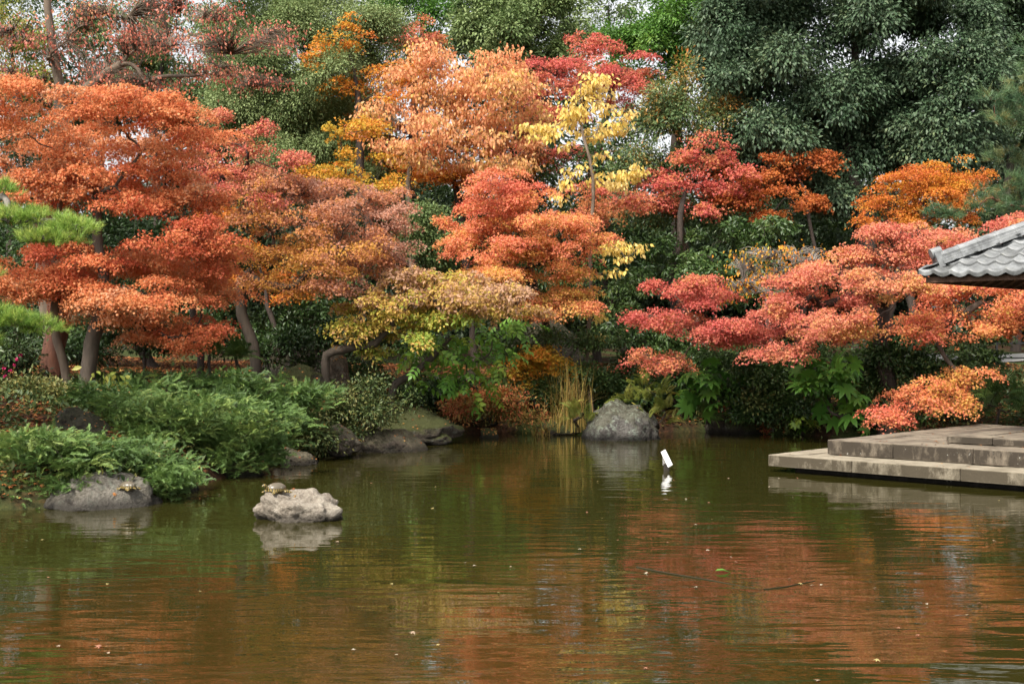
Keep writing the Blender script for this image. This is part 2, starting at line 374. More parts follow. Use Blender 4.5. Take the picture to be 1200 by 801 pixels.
def skeleton(trunk, targets, sprays, rb, rt, rng, twigfrac, K=10, lowfrac=.3, wander=.06, twigr=None, bend=.5):
    trunk = resample(trunk, 18)
    L = np.linalg.norm(trunk[-1] - trunk[0]); u_ = np.linspace(0, 1, 18); f_ = rng.uniform(0, 6.28, 4)
    trunk[:, 0] += L * .016 * (np.sin(u_ * 7 + f_[0]) + .5 * np.sin(u_ * 15 + f_[1])) * np.minimum(u_ * 4, 1)
    trunk[:, 1] += L * .02 * (np.sin(u_ * 6 + f_[2])) * np.minimum(u_ * 4, 1)
    nodes = [p for p in trunk]; par = [-1] + list(range(len(trunk) - 1)); cnt = [0] * len(trunk)
    low = max(1, int(len(trunk) * lowfrac)); limbs = []
    order = np.argsort([min(np.linalg.norm(t - p) for p in trunk[low:]) for t in targets])
    for ti in order:
        t = targets[ti]; A = np.array(nodes)
        dist = np.linalg.norm(A - t, axis=1) * (1 + np.clip(A[:, 2] - t[2] + .1, 0, 2) * .8)
        dist[:low] = 1e9
        j = int(np.argmin(dist)); s = A[j]; dd = np.linalg.norm(t - s)
        pj = par[j] if par[j] >= 0 else j
        tg = A[j] - A[pj]; tg = tg / (np.linalg.norm(tg) + 1e-6)
        c1 = s + tg * dd * bend * .5 + (t - s) * .15 + rng.normal(size=3) * dd * wander + np.array([0, 0, .08 * dd])
        c2 = s + (t - s) * .7 + rng.normal(size=3) * dd * wander
        u = np.linspace(0, 1, K)[:, None]
        q = (1 - u) ** 3 * s + 3 * (1 - u) ** 2 * u * c1 + 3 * (1 - u) * u * u * c2 + u ** 3 * t
        q[1:-1] += rng.normal(size=(K - 2, 3)) * dd * wander * .22
        ids = [j]; prev = j
        for k in range(1, K):
            nodes.append(q[k]); par.append(prev); cnt.append(0); prev = len(nodes) - 1; ids.append(prev)
        w = prev
        while w >= 0: cnt[w] += 1; w = par[w]
        limbs.append(ids)
    nodes = np.array(nodes); cnt = np.maximum(np.array(cnt, float), .35); tot = max(2., cnt.max())
    e = math.log(max(rb / rt, 1.5)) / math.log(tot); rad = rt * np.maximum(cnt, 1) ** e
    parts = []
    tr = rad[:18] * 1.0; tr = np.maximum(tr, np.linspace(rb, max(rb * .35, rt), 18)); tr[0] *= 1.35; tr[1] *= 1.1
    tw = trunk.copy(); tw[1:-1] += rng.normal(size=(16, 3)) * rb * .12
    parts.append(tubes(tw[None], tr[None], 9))
    if limbs:
        poly = np.array([nodes[i] for i in limbs]); rr = np.array([rad[i] for i in limbs])
        rr[:, 0] = np.minimum(rr[:, 0], rr[:, 1] * 1.25)
        rr[:, -1] *= .6
        parts.append(tubes(poly, rr, 6))
    if twigfrac > 0 and len(sprays):
        m = rng.uniform(0, 1, len(sprays)) < twigfrac; S = sprays[m]
        if len(S):
            j = np.concatenate([np.argmin(((S[i:i + 400, None, :] - nodes[None, low:, :]) ** 2).sum(-1), 1) for i in range(0, len(S), 400)]) + low
            A = nodes[j]; dd = np.linalg.norm(S - A, axis=1, keepdims=True)
            m1 = A + (S - A) * .4 + np.array([0, 0, .1]) * dd + rng.normal(size=S.shape) * dd * .07
            m2 = A + (S - A) * .75 + np.array([0, 0, .06]) * dd + rng.normal(size=S.shape) * dd * .06
            poly = np.stack([A, m1, m2, S], 1); r0 = (twigr or rt * .6)
            rr = np.tile(np.array([1, .8, .6, .3]) * r0, (len(S), 1))
            parts.append(tubes(poly, rr, 3))
    return join_tubes(parts)

STY = {
 'maple':  dict(mode='flat', size=.050, cover=1.75, spray=.20, lps=30, fill=.33, tmpl=TM5, gap=-.30, jit=.55),
 'mapleF': dict(mode='flat', size=.066, gap=-.30, cover=1.55, spray=.24, lps=30, fill=.36, tmpl=TM3, jit=.55),
 'broad':  dict(mode='ball', size=.085, gap=-.45, cover=3.2, spray=.30, lps=40, sub=6, fill=.24, tmpl=TK, jit=.5),
 'oak':    dict(mode='ball', size=.118, cover=3.8, spray=.36, lps=40, sub=7, fill=.2, tmpl=TKN, jit=.45, droop=.75),
 'hang':   dict(mode='hang', size=.12, cover=.8, spray=.3, lps=14, fill=.3, tmpl=TO),
 'pine':   dict(sub=1, mode='out', size=.13, cover=1.5, spray=.12, lps=5, fill=.35, tmpl=TN, jit=.35, rise=.6, half=1, gap=-.6),
 'pineL':  dict(mode='out', size=.24, cover=1.2, spray=.2, lps=4, fill=.35, tmpl=TNL, jit=.5, rise=.15, gap=-.5),
 'juniper':dict(sub=9, layer=1, nz=.12, mode='out', size=.18, cover=5.5, spray=.2, lps=8, fill=.5, tmpl=TS, tvar=.2, jit=.3, rise=.0, half=1, gap=-.75),
 'shrub':  dict(mode='ball', size=.10, gap=-.6, cover=2.8, spray=.26, lps=22, fill=.26, tmpl=TK, jit=.5, half=1),
 'fern':   dict(sub=1, mode='out', size=.5, cover=1.3, spray=.12, lps=3, fill=.5, tmpl=TF, jit=.35, rise=.15, half=1, gap=-.9),
 'palm':   dict(sub=1, mode='ball', size=.40, cover=1.25, spray=.25, lps=3, fill=.5, tmpl=TP, jit=.3, half=1, gap=-.9, droop=.5),
 'compound':dict(sub=1, mode='ball', size=.42, cover=1.1, spray=.3, lps=5, fill=.5, tmpl=TC, jit=.35, droop=.5, gap=-.8),
}
NLEAF = [0]
def plant(name, label, cat, Y, base, pads, sty, mat, trunk=None, rb=.1, rt=.007, bark='brown', twig=.5, group=None, seed=None,
          spread=.35, names=('trunk', 'crown'), tint=.5, baseY=None, lowfrac=.3, K=10, twigr=None, wander=.06, depth=1.0, rot=None, **ov):
    """one tree or shrub: pads are (px, py, rx, ry[, tint[, dY]]) seen at depth Y; they become ellipsoids in the world"""
    seed = seed if seed is not None else sum(ord(c) * (i + 3) for i, c in enumerate(label)) % 99991
    rng = np.random.default_rng(seed); st = dict(STY[sty]); st.update(ov)
    Yb = baseY or Y
    while gz((base - 600) / F * Yb, Yb) < .06 and Yb < Y + 6: Yb += .2
    baseY = Yb
    xs = [p[0] for p in pads]; cw = (max(xs) - min(xs)) / F * Y
    W_ = []
    for p in pads:
        dY = p[5] if len(p) > 5 else rng.uniform(-1, 1) * min(spread * cw * .5, 1.6)
        y = Y + dY; c = P(p[0], p[1], y); k = y / F
        W_.append((c[0], c[1], c[2], p[2] * k * (.99 if st['mode'] == 'flat' else 1.06), max(p[2], p[3]) * k * depth, p[3] * k * (st.get('rzk', 1.0) if st['mode'] == 'flat' else 1.08), (p[4] if len(p) > 4 and p[4] is not None else tint)))
    bY = baseY or Y; bx = (base - 600) / F * bY; b = np.array([bx, bY, gz(bx, bY) - .06])
    A = np.array(W_)
    if trunk is None:
        c = A[:, :3].mean(0); lowz = A[:, 2].min()
        t2 = np.array([b[0] * .45 + c[0] * .55, b[1] * .5 + c[1] * .5, max(b[2] + .3, lowz * .55 + c[2] * .45)])
        tp = [b, b * .6 + t2 * .4 + rng.normal(size=3) * .1, t2]
        if A[:, 2].max() - t2[2] > 1: tp.append(np.array([c[0], c[1], c[2] * .5 + A[:, 2].max() * .5]))
    else:
        tp = [b] + [P(q[0], q[1], bY + (q[2] if len(q) > 2 else 0)) for q in trunk]
    ns_ = st.get('sub', 10 if st['mode'] == 'flat' else 5); SUB = []
    for (cx, cy_, cz, rx, rd, rz, t_) in W_:
        if rx < .16 or ns_ < 2: SUB.append((cx, cy_, cz, rx, rd, rz, t_)); continue
        fl = st['mode'] == 'flat' or st.get('layer')
        o_ = rng.normal(size=(ns_, 3)) * (np.array([.58, .58, .62]) if fl else np.array([.52, .52, .5])); o_ /= np.maximum(1, np.linalg.norm(o_, axis=1, keepdims=True) / 1.1)
        if fl and rx > .3:
            for q in nrmz(rng.normal(size=(3, 3)) * np.array([1, 1, .7])) * rng.uniform(1.0, 1.35, (3, 1)):
                SUB.append((cx + q[0] * rx, cy_ + q[1] * rd, cz + q[2] * rz, rng.uniform(.14, .3), rng.uniform(.14, .3), .06, t_ + rng.normal() * .16))
        for q in o_:
            f_ = rng.uniform(.25, .56) if fl else rng.uniform(.36, .68)
            SUB.append((cx + q[0] * rx, cy_ + q[1] * rd, cz + q[2] * rz, rx * f_, rd * f_, (min(rz * .34, .085) if st['mode'] == 'flat' else min(rz * .5, .17)) if fl else rz * min(1, f_ * 1.15), t_ + rng.normal() * .13))
    pos, ln, d, sz, ti, sprays = foliage(SUB, st, rng)
    root = empty(name, b, label, cat, group)
    tg = A[:, :3] - np.array([0, 0, .25]) * A[:, 5:6]
    co, fa = skeleton(tp, tg, sprays, rb, rt, rng, twig, K=K, lowfrac=lowfrac, twigr=twigr, wander=wander)
    me = raw_mesh(names[0], co - b, fa, smooth=True); link(names[0], me, BARK[bark](), root)
    me = leaves_mesh(names[1], pos - b, ln, d, sz, ti, st['tmpl']); link(names[1], me, M_(mat), root)
    NLEAF[0] += len(pos)
    return root

# ------------------------------------------------------------------ setting: ground, water
def axis(segs):
    out = []
    for a, b, s in segs: out.append(np.arange(a, b, s))
    return np.concatenate(out + [[segs[-1][1]]])
ax = axis([(-600, -60, 60), (-60, -18, 2), (-18, 18, .2), (18, 60, 2), (60, 600, 60)])
ay = axis([(-200, -10, 20), (-10, 10, .8), (10, 40, .2), (40, 90, 2), (90, 900, 60)])
GX, GY = np.meshgrid(ax, ay)
GZ = ground(GX, GY)
nx, ny = len(ax), len(ay)
idx = np.arange(nx * ny).reshape(ny, nx)
fa = np.stack([idx[:-1, :-1], idx[:-1, 1:], idx[1:, 1:], idx[1:, :-1]], -1).reshape(-1, 4)
m, nt, b = newmat('leaf_strewn_soil')
co = worldpos(nt)
n1 = tex(nt, 'ShaderNodeTexNoise', .5, 4, .6, co); n2 = tex(nt, 'ShaderNodeTexNoise', 14, 5, .7, co); v1 = tex(nt, 'ShaderNodeTexVoronoi', 16, co=co)
soil = ramp(nt, [(.3, (.014, .010, .007)), (.5, (.035, .02, .012)), (.66, (.07, .03, .015)), (.8, (.11, .05, .022))]); nt.links.new(n2.outputs[0], soil.inputs[0])
moss = ramp(nt, [(.3, (.022, .035, .012)), (.7, (.06, .08, .025))]); nt.links.new(n2.outputs[0], moss.inputs[0])
mf = ramp(nt, [(.46, (0, 0, 0)), (.56, (1, 1, 1))]); nt.links.new(n1.outputs[0], mf.inputs[0])
nt.links.new(mixc(nt, mf.outputs[0], soil.outputs[0], moss.outputs[0]), b.inputs['Base Color']); b.inputs['Roughness'].default_value = .95; b.inputs['Specular IOR Level'].default_value = .08
bump(nt, b, n2.outputs[0], .04, .8)
tag(link('ground', raw_mesh('ground', np.stack([GX, GY, GZ], -1).reshape(-1, 3), fa, smooth=True), m), kind='structure')

m, nt, b = newmat('murky_pond_water')
b.inputs['Base Color'].default_value = (.026, .0235, .0052, 1); b.inputs['Roughness'].default_value = .015
b.inputs['IOR'].default_value = 1.47
co = worldpos(nt)
w1 = tex(nt, 'ShaderNodeTexNoise', 1.0, 2, .5, co, (.85, 3.3, 1)); w1.inputs['Distortion'].default_value = .6
w2 = tex(nt, 'ShaderNodeTexNoise', 1.0, 2, .5, co, (3.5, 11, 1)); w3 = tex(nt, 'ShaderNodeTexNoise', 1.0, 1, .5, co, (.35, .9, 1))
h = math_(nt, 'ADD', math_(nt, 'MULTIPLY', w1.outputs[0], 1.0), math_(nt, 'MULTIPLY', w2.outputs[0], .15))
amp = math_(nt, 'MULTIPLY', math_(nt, 'SUBTRACT', w3.outputs[0], .10), 1.9, True)
bump(nt, b, math_(nt, 'MULTIPLY', h, amp), .015, .6)
me = raw_mesh('water', np.array([(-15.5, .3, 0), (15.5, .3, 0), (15.5, 29.3, 0), (-15.5, 29.3, 0)], float), np.array([[0, 1, 2, 3]]))
tag(link('water', me, m), kind='structure')

# fallen leaves and low cover on the banks
rng = np.random.default_rng(11)
def scatter(name, n, size, mat, box, dmax, tmpl, lift, upr, seed, clump=None):
    r = np.random.default_rng(seed)
    X = r.uniform(box[0], box[1], n); Y = r.uniform(box[2], box[3], n); s = pond_sd(X, Y)
    k = (s > .05) & (s < dmax)
    if clump is not None: k &= wob(X * .55, Y * .55, 0, seed) + .35 * r.normal(size=n) > clump
    X, Y = X[k], Y[k]; z = ground(X, Y) + lift * r.uniform(.1, 1, len(X)); n = len(X)
    d = nrmz(np.stack([r.normal(size=n), r.normal(size=n), upr * np.abs(r.normal(size=n))], 1)); ln = nrmz(np.stack([r.normal(size=n) * .35, r.normal(size=n) * .35, np.ones(n)], 1))
    me = leaves_mesh(name, np.stack([X, Y, z], 1), ln, d, size * r.uniform(.6, 1.3, n), np.clip(r.normal(size=n) * .3 + .45, 0, 1), tmpl)
    tag(link(name, me, M_(mat)), kind='stuff')
scatter('fallen_leaves', 150000, .075, 'litter', (-13, 13, 13, 36), 14, TM3, .03, .1, 5)
scatter('ground_cover', 130000, .10, 'groundgreen', (-13, 12, 13, 31), 5.5, TKN, .16, 1.2, 6, -.05)

# ------------------------------------------------------------------ stone platform and pavilion
def boxes_mesh(name, bx, bevel=.012, seg=2):
    """bx: list of (x0,x1,y0,y1,z0,z1) in the local frame; bevelled"""
    bm = bmesh.new()
    for x0, x1, y0, y1, z0, z1 in bx:
        r = bmesh.ops.create_cube(bm, size=1)
        for v in r['verts']: v.co = Vector(((x0 + x1) / 2 + v.co.x * (x1 - x0), (y0 + y1) / 2 + v.co.y * (y1 - y0), (z0 + z1) / 2 + v.co.z * (z1 - z0)))
    if bevel: bmesh.ops.bevel(bm, geom=bm.edges[:], offset=bevel, segments=seg, profile=.6, affect='EDGES')
    me = bpy.data.meshes.new(name); bm.to_mesh(me); bm.free()
    return me
def stonemat(name, base, dark, streak=True):
    m, nt, b = newmat(name); co = coords(nt)
    a = tex(nt, 'ShaderNodeTexNoise', 3.5, 6, .65, co); s = tex(nt, 'ShaderNodeTexNoise', 3.6, 7, .72, co, (1, 1, .5)); g = tex(nt, 'ShaderNodeTexNoise', 60, 3, .6, co)
    r = ramp(nt, [(.33, dark), (.58, base)]); nt.links.new(a.outputs[0], r.inputs[0])
    geo = nt.nodes.new('ShaderNodeNewGeometry'); sx = nt.nodes.new('ShaderNodeSeparateXYZ'); nt.links.new(geo.outputs['Normal'], sx.inputs[0])
    side = math_(nt, 'SUBTRACT', 1.0, math_(nt, 'MULTIPLY', math_(nt, 'ABSOLUTE', sx.outputs[2]), 1.3), True)
    sr = ramp(nt, [(.33, (0, 0, 0)), (.50, (1, 1, 1))]); nt.links.new(s.outputs[0], sr.inputs[0])
    c = mixc(nt, math_(nt, 'MULTIPLY', math_(nt, 'MULTIPLY', side, sr.outputs[0]), .95 if streak else 0.), r.outputs[0], tuple(x * k for x, k in zip(dark, (.32, .29, .23))))
    wsp = tex(nt, 'ShaderNodeTexNoise', 9, 4, .7, co); wr = ramp(nt, [(.66, (0, 0, 0)), (.7, (1, 1, 1))]); nt.links.new(wsp.outputs[0], wr.inputs[0])
    c = mixc(nt, math_(nt, 'MULTIPLY', math_(nt, 'MULTIPLY', wr.outputs[0], side), .6), c, (.42, .41, .36))
    c = mixc(nt, .3, c, g.outputs[0], 'OVERLAY')
    nt.links.new(c, b.inputs['Base Color']); b.inputs['Roughness'].default_value = .85
    bump(nt, b, math_(nt, 'ADD', math_(nt, 'MULTIPLY', g.outputs[0], .4), a.outputs[0]), .012, .6)
    return m
ST_LOW = stonemat('weathered_concrete', (.28, .24, .175), (.15, .125, .085))
ST_UP = stonemat('stained_granite', (.21, .172, .125), (.08, .062, .043))
ANG = math.atan2(-.70, .714)
pl = empty('stone_platform', (3.96, 19.8, 0), 'low stepped stone platform at the right edge of the pond, under the tiled roof', 'platform')
pl.rotation_euler = (0, 0, ANG)
# local frame: x runs along the front edge (towards the camera's right), y goes back from the water
def course(name, x0, x1, y0, y1, z0, z1, step, mat, seed, bev=.014):
    r = random.Random(seed); bx = []; x = x0
    while x < x1 - .05:
        w = min(step * r.uniform(.8, 1.2), x1 - x)
        if x1 - x - w < .3: w = x1 - x
        dz = r.uniform(-.004, .004); bx.append((x + .003, x + w - .003, y0 + r.uniform(-.004, .004), y0 + .42, z0, z1 + dz)); x += w
    y = y0 + .42
    while y < y1 - .05:                     # the left edge course
        w = min(step * r.uniform(.8, 1.2), y1 - y); bx.append((x0 + r.uniform(-.004, .004), x0 + .42, y + .003, y + w - .003, z0, z1 + r.uniform(-.004, .004))); y += w
    yy = y0 + .424                          # inner paving of irregular flags
    while yy < y1:
        d = min(r.uniform(.45, .75), y1 - yy); xx = x0 + .424
        while xx < x1:
            w = min(r.uniform(.4, .9), x1 - xx); bx.append((xx + .007, xx + w - .007, yy + .007, yy + d - .007, z0, z1 + r.uniform(-.012, -.002))); xx += w
        yy += d
    link(name, boxes_mesh(name, bx, bev), mat, pl)
course('lower_step', 0, 8.5, 0, 6.2, .085, .26, 1.6, ST_LOW, 3)
link('foundation', boxes_mesh('foundation', [(.3, 8.5, .3, 6.1, -.6, .08)], 0), stonemat('wet_dark_stone', (.06, .05, .04), (.03, .026, .02)), pl)  # dark colour stands in for the shadow under the overhanging lower step
course('upper_step', .63, 8.4, .68, 6.1, .264, .483, 1.05, ST_UP, 5)
course('top_paving', 2.2, 8.3, 1.45, 6.0, .486, .59, .8, ST_UP, 8)

# pavilion: a square hipped roof of pantiles on four posts, aligned with the platform
pc = np.array([6.2, 19.45, 3.02])           # the eave corner nearest the middle of the pond
S_ = 5.0                                     # side of the eaves
pav = empty('pavilion', (pc[0], pc[1], .59), 'small open pavilion with grey tiled hipped roof and wooden posts on the stone platform', 'pavilion')
pav.rotation_euler = (0, 0, ANG)
zE = pc[2] - .59
PIT = math.tan(R(27))
m_tile, nt, b = newmat('grey_roof_tile'); co = coords(nt)
g = tex(nt, 'ShaderNodeTexNoise', 7, 5, .6, co); g2 = tex(nt, 'ShaderNodeTexNoise', 2, 2, .5, co)
r_ = ramp(nt, [(.36, (.085, .088, .09)), (.5, (.19, .197, .2)), (.64, (.30, .31, .315))]); nt.links.new(math_(nt, 'ADD', math_(nt, 'MULTIPLY', g.outputs[0], .6), math_(nt, 'MULTIPLY', g2.outputs[0], .4)), r_.inputs[0])
at_ = nt.nodes.new('ShaderNodeAttribute'); at_.attribute_name = 'tint'; li_ = tex(nt, 'ShaderNodeTexNoise', 16, 5, .7, co); lr_ = ramp(nt, [(.6, (0, 0, 0)), (.66, (1, 1, 1))]); nt.links.new(li_.outputs[0], lr_.inputs[0])
nt.links.new(mixc(nt, math_(nt, 'MULTIPLY', lr_.outputs[0], .5), mixc(nt, math_(nt, 'MULTIPLY', at_.outputs['Fac'], .75), r_.outputs[0], (.075, .077, .075)), (.20, .21, .16)), b.inputs['Base Color']); b.inputs['Roughness'].default_value = .42; bump(nt, b, g.outputs[0], .004, .4)
m_wood = barkmat('dark_brown_timber', (.035, .018, .010), (.10, .05, .028), 14)
def roof_tiles():
    cos, fas, o = [], [], 0; tin = []
    TW, TL = .275, .25; TH = .034
    for side in range(4):
        rows = int((S_ / 2) / (TL * math.cos(R(27)))) + 1
        for k in range(rows):
            t0 = k * TL * math.cos(R(27)); t1 = (k + 1) * TL * math.cos(R(27)) + .035
            s0, s1 = t0, S_ - t0
            if s1 - s0 < .1: break
            ss = np.arange(s0, s1 + .001, TW / 12); ph = (ss / TW) % 1.0
            prof = np.where(ph < .72, -.028 * np.sin(ph / .72 * math.pi), .02 * np.sin((ph - .72) / .28 * math.pi))
            e0 = -.05 if k == 0 else 0.0
            ring = []
            def row(t, dz):
                zz = zE + t * PIT + prof + dz
                return np.stack([ss, np.full_like(ss, t), zz], 1)
            jit = .006 * np.sin(np.floor(ss / TW) * 12.9 + k * 7.1)
            ring = [row(t0 + e0 + .012, TH - .055 if k == 0 else TH - .03), row(t0 + e0, TH + .004), row(t0 + e0, TH + .014) , row((t0 + t1) / 2, TH * .5 + .012), row(t1, .006)]
            for q in ring: q[:, 2] += jit
            v = np.concatenate(ring); n = len(ss)
            id_ = np.arange(5 * n).reshape(5, n) + o
            tt_ = np.abs(np.sin(np.floor(ss[:-1] / TW + .28) * 12.9898 + k * 78.233 + side * 3) * 43758.5453) % 1.0; tin.append(np.tile(tt_, 4))
            fas.append(np.stack([id_[:-1, :-1], id_[:-1, 1:], id_[1:, 1:], id_[1:, :-1]], -1).reshape(-1, 4))
            c = v.copy(); h = S_ / 2; x, y = v[:, 0] - h, v[:, 1] - h
            for _ in range(side): x, y = -y, x
            c[:, 0], c[:, 1] = x + h, y + h
            # slight lift of the eaves at the corners
            e = np.maximum(np.abs(x), np.abs(y)); cn = np.minimum(np.abs(x), np.abs(y)) / h
            c[:, 2] += .06 * np.clip((cn - .6) / .4, 0, 1) ** 2
            cos.append(c); o += len(c)
    return raw_mesh('roof_tiles', np.concatenate(cos), np.concatenate(fas), np.concatenate(tin), smooth=False)
link('roof_tiles', roof_tiles(), m_tile, pav)
def hip_ridge(side):
    """stacked ridge tiles along a hip, with an end tile"""
    bm = bmesh.new(); h = S_ / 2
    cx, cy_ = [(0, 0), (S_, 0), (S_, S_), (0, S_)][side]; d = Vector((h - cx, h - cy_, h * PIT)); L = d.length; d.normalize()
    a = Vector((d.y, -d.x, 0)).normalized(); u = a.cross(d); u = u if u.z > 0 else -u
    p0 = Vector((cx, cy_, zE + .06)) + d * .34
    prof = [(-.13, -.02), (-.13, .045), (-.115, .05), (-.115, .09), (-.10, .095), (-.10, .135)] + [(.105 * math.cos(t), .14 + .075 * math.sin(t)) for t in np.linspace(math.pi, 0, 9)] + [(.10, .135), (.10, .095), (.115, .09), (.115, .05), (.13, .045), (.13, -.02)]
    t = 0; n = 0
    while t < L - .34:
        l = min(.3, L - .34 - t); sc0 = 1.0 + .03 * (n % 2); rings = []
        for q, s in ((t, 1.06), (t + .045, 1.06), (t + .05, 1.0), (t + l, .99)):
            rings.append([bm.verts.new(p0 + d * q + a * x * s + u * ((z if z < .1 else .1 + (z - .1) * s) * .82)) for x, z in prof])
        for i in range(3):
            for j in range(len(prof) - 1): bm.faces.new((rings[i][j], rings[i][j + 1], rings[i + 1][j + 1], rings[i + 1][j]))
        bm.faces.new(rings[0]); t += l; n += 1
    # end tile: a thick upright plaque with a round cap above it
    e = bmesh.ops.create_cube(bm, size=1)['verts']
    for v in e: v.co = p0 - d * .03 + d * v.co.x * .09 + a * v.co.y * .26 * (1 if v.co.z < 0 else .8) + u * (.07 + v.co.z * .24)
    cyl = bmesh.ops.create_cone(bm, segments=16, radius1=.1, radius2=.095, depth=.16, cap_ends=True)['verts']
    for v in cyl: v.co = p0 - d * .02 + d * v.co.z + a * v.co.x * .8 + u * (.18 + v.co.y * .8)
    me = bpy.data.meshes.new('hip_ridge'); bm.normal_update(); bm.to_mesh(me); bm.free(); return me
for s in range(4): link('hip_ridge', hip_ridge(s), m_tile, pav)
h = S_ / 2
bm = bmesh.new()
top = bm.verts.new((h, h, zE + h * PIT - .08)); cs = [bm.verts.new((x, y, zE - .08)) for x, y in ((.08, .08), (S_ - .08, .08), (S_ - .08, S_ - .08), (.08, S_ - .08))]
for i in range(4): bm.faces.new((cs[i], cs[(i + 1) % 4], top))
me = bpy.data.meshes.new('ceiling_boards'); bm.to_mesh(me); bm.free(); link('ceiling_boards', me, m_wood, pav)
E0 = .07
link('eave_board', boxes_mesh('eave_board', [(E0, S_ - E0, E0 - .02, E0 + .02, zE - .125, zE - .035), (E0, S_ - E0, S_ - E0 - .02, S_ - E0 + .02, zE - .125, zE - .035),
     (E0 - .022, E0 + .018, E0 + .025, S_ - E0 - .025, zE - .125, zE - .035), (S_ - E0 - .018, S_ - E0 + .022, E0 + .025, S_ - E0 - .025, zE - .125, zE - .035)], .004, 1), m_wood, pav)
bm = bmesh.new()
for side in range(4):
    for k in range(12):
        s = .35 + k * (S_ - .7) / 11; run = min(s, S_ - s) - .03
        if run < .2: continue
        r = bmesh.ops.create_cube(bm, size=1)['verts']
        for v in r:
            y = .12 + (v.co.y + .5) * run; x = s + v.co.x * .06; z = zE - .145 + y * PIT + v.co.z * .07
            xx, yy = x - h, y - h
            for _ in range(side): xx, yy = -yy, xx
            v.co = (xx + h, yy + h, z)
me = bpy.data.meshes.new('rafters'); bm.to_mesh(me); bm.free(); link('rafters', me, m_wood, pav)
OV = 1.3
for x, y in ((OV, OV), (S_ - OV, OV), (S_ - OV, S_ - OV), (OV, S_ - OV)):
    link('post', boxes_mesh('post', [(x - .075, x + .075, y - .075, y + .075, 0, zE + .42)], .008), m_wood, pav)
link('beam', boxes_mesh('beam', [(OV - .3, S_ - OV + .3, OV - .06, OV + .06, zE + .2, zE + .36), (OV - .3, S_ - OV + .3, S_ - OV - .06, S_ - OV + .06, zE + .2, zE + .36),
     (OV - .06, OV + .06, OV + .08, S_ - OV - .08, zE + .2, zE + .36), (S_ - OV - .06, S_ - OV + .06, OV + .08, S_ - OV - .08, zE + .2, zE + .36)], .006), m_wood, pav)

# ------------------------------------------------------------------ rocks
def rockmat(name, c1, c2, moss=0.0, lichen=0.0, wet=.12):
    if name in _lm: return _lm[name]
    m, nt, b = newmat(name); co = coords(nt)
    a = tex(nt, 'ShaderNodeTexNoise', 3.2, 9, .72, co); f = tex(nt, 'ShaderNodeTexNoise', 26, 6, .75, co); v = tex(nt, 'ShaderNodeTexVoronoi', 3.2, co=co)
    r = ramp(nt, [(.34, tuple(x * .35 for x in c1)), (.44, c1), (.52, tuple((x + y) / 2 for x, y in zip(c1, c2))), (.60, c2)])
    nt.links.new(math_(nt, 'ADD', math_(nt, 'MULTIPLY', a.outputs[0], .62), math_(nt, 'MULTIPLY', f.outputs[0], .38)), r.inputs[0]); c = r.outputs[0]
    geo = nt.nodes.new('ShaderNodeNewGeometry'); sx = nt.nodes.new('ShaderNodeSeparateXYZ'); nt.links.new(geo.outputs['Normal'], sx.inputs[0])
    pz = nt.nodes.new('ShaderNodeSeparateXYZ'); nt.links.new(geo.outputs['Position'], pz.inputs[0])
    if lichen:
        l = tex(nt, 'ShaderNodeTexNoise', 7, 6, .75, co); lr = ramp(nt, [(.54, (0, 0, 0)), (.6, (1, 1, 1))]); nt.links.new(l.outputs[0], lr.inputs[0])
        c = mixc(nt, math_(nt, 'MULTIPLY', lr.outputs[0], lichen), c, (.25, .28, .23))
    if moss:
        n = tex(nt, 'ShaderNodeTexNoise', 3, 5, .6, co)
        k = math_(nt, 'MULTIPLY', math_(nt, 'ADD', math_(nt, 'MULTIPLY', sx.outputs[2], .7), math_(nt, 'SUBTRACT', n.outputs[0], .62)), 4.0, True)
        c = mixc(nt, math_(nt, 'MULTIPLY', k, moss), c, mixc(nt, f.outputs[0], (.025, .035, .010), (.09, .10, .025)))
    w = math_(nt, 'SUBTRACT', 1.0, math_(nt, 'MULTIPLY', math_(nt, 'SUBTRACT', pz.outputs[2], math_(nt, 'MULTIPLY', a.outputs[0], wet * .6)), 1 / max(wet, .01)), True)
    c = mixc(nt, math_(nt, 'MULTIPLY', w, .85), c, tuple(x * .22 for x in c1))          # tide mark of the pond
    nt.links.new(c, b.inputs['Base Color']); b.inputs['Roughness'].default_value = .85; b.inputs['Specular IOR Level'].default_value = .25
    bump(nt, b, math_(nt, 'ADD', a.outputs[0], math_(nt, 'MULTIPLY', f.outputs[0], .5)), .09, 1.0)
    _lm[name] = m
    return m
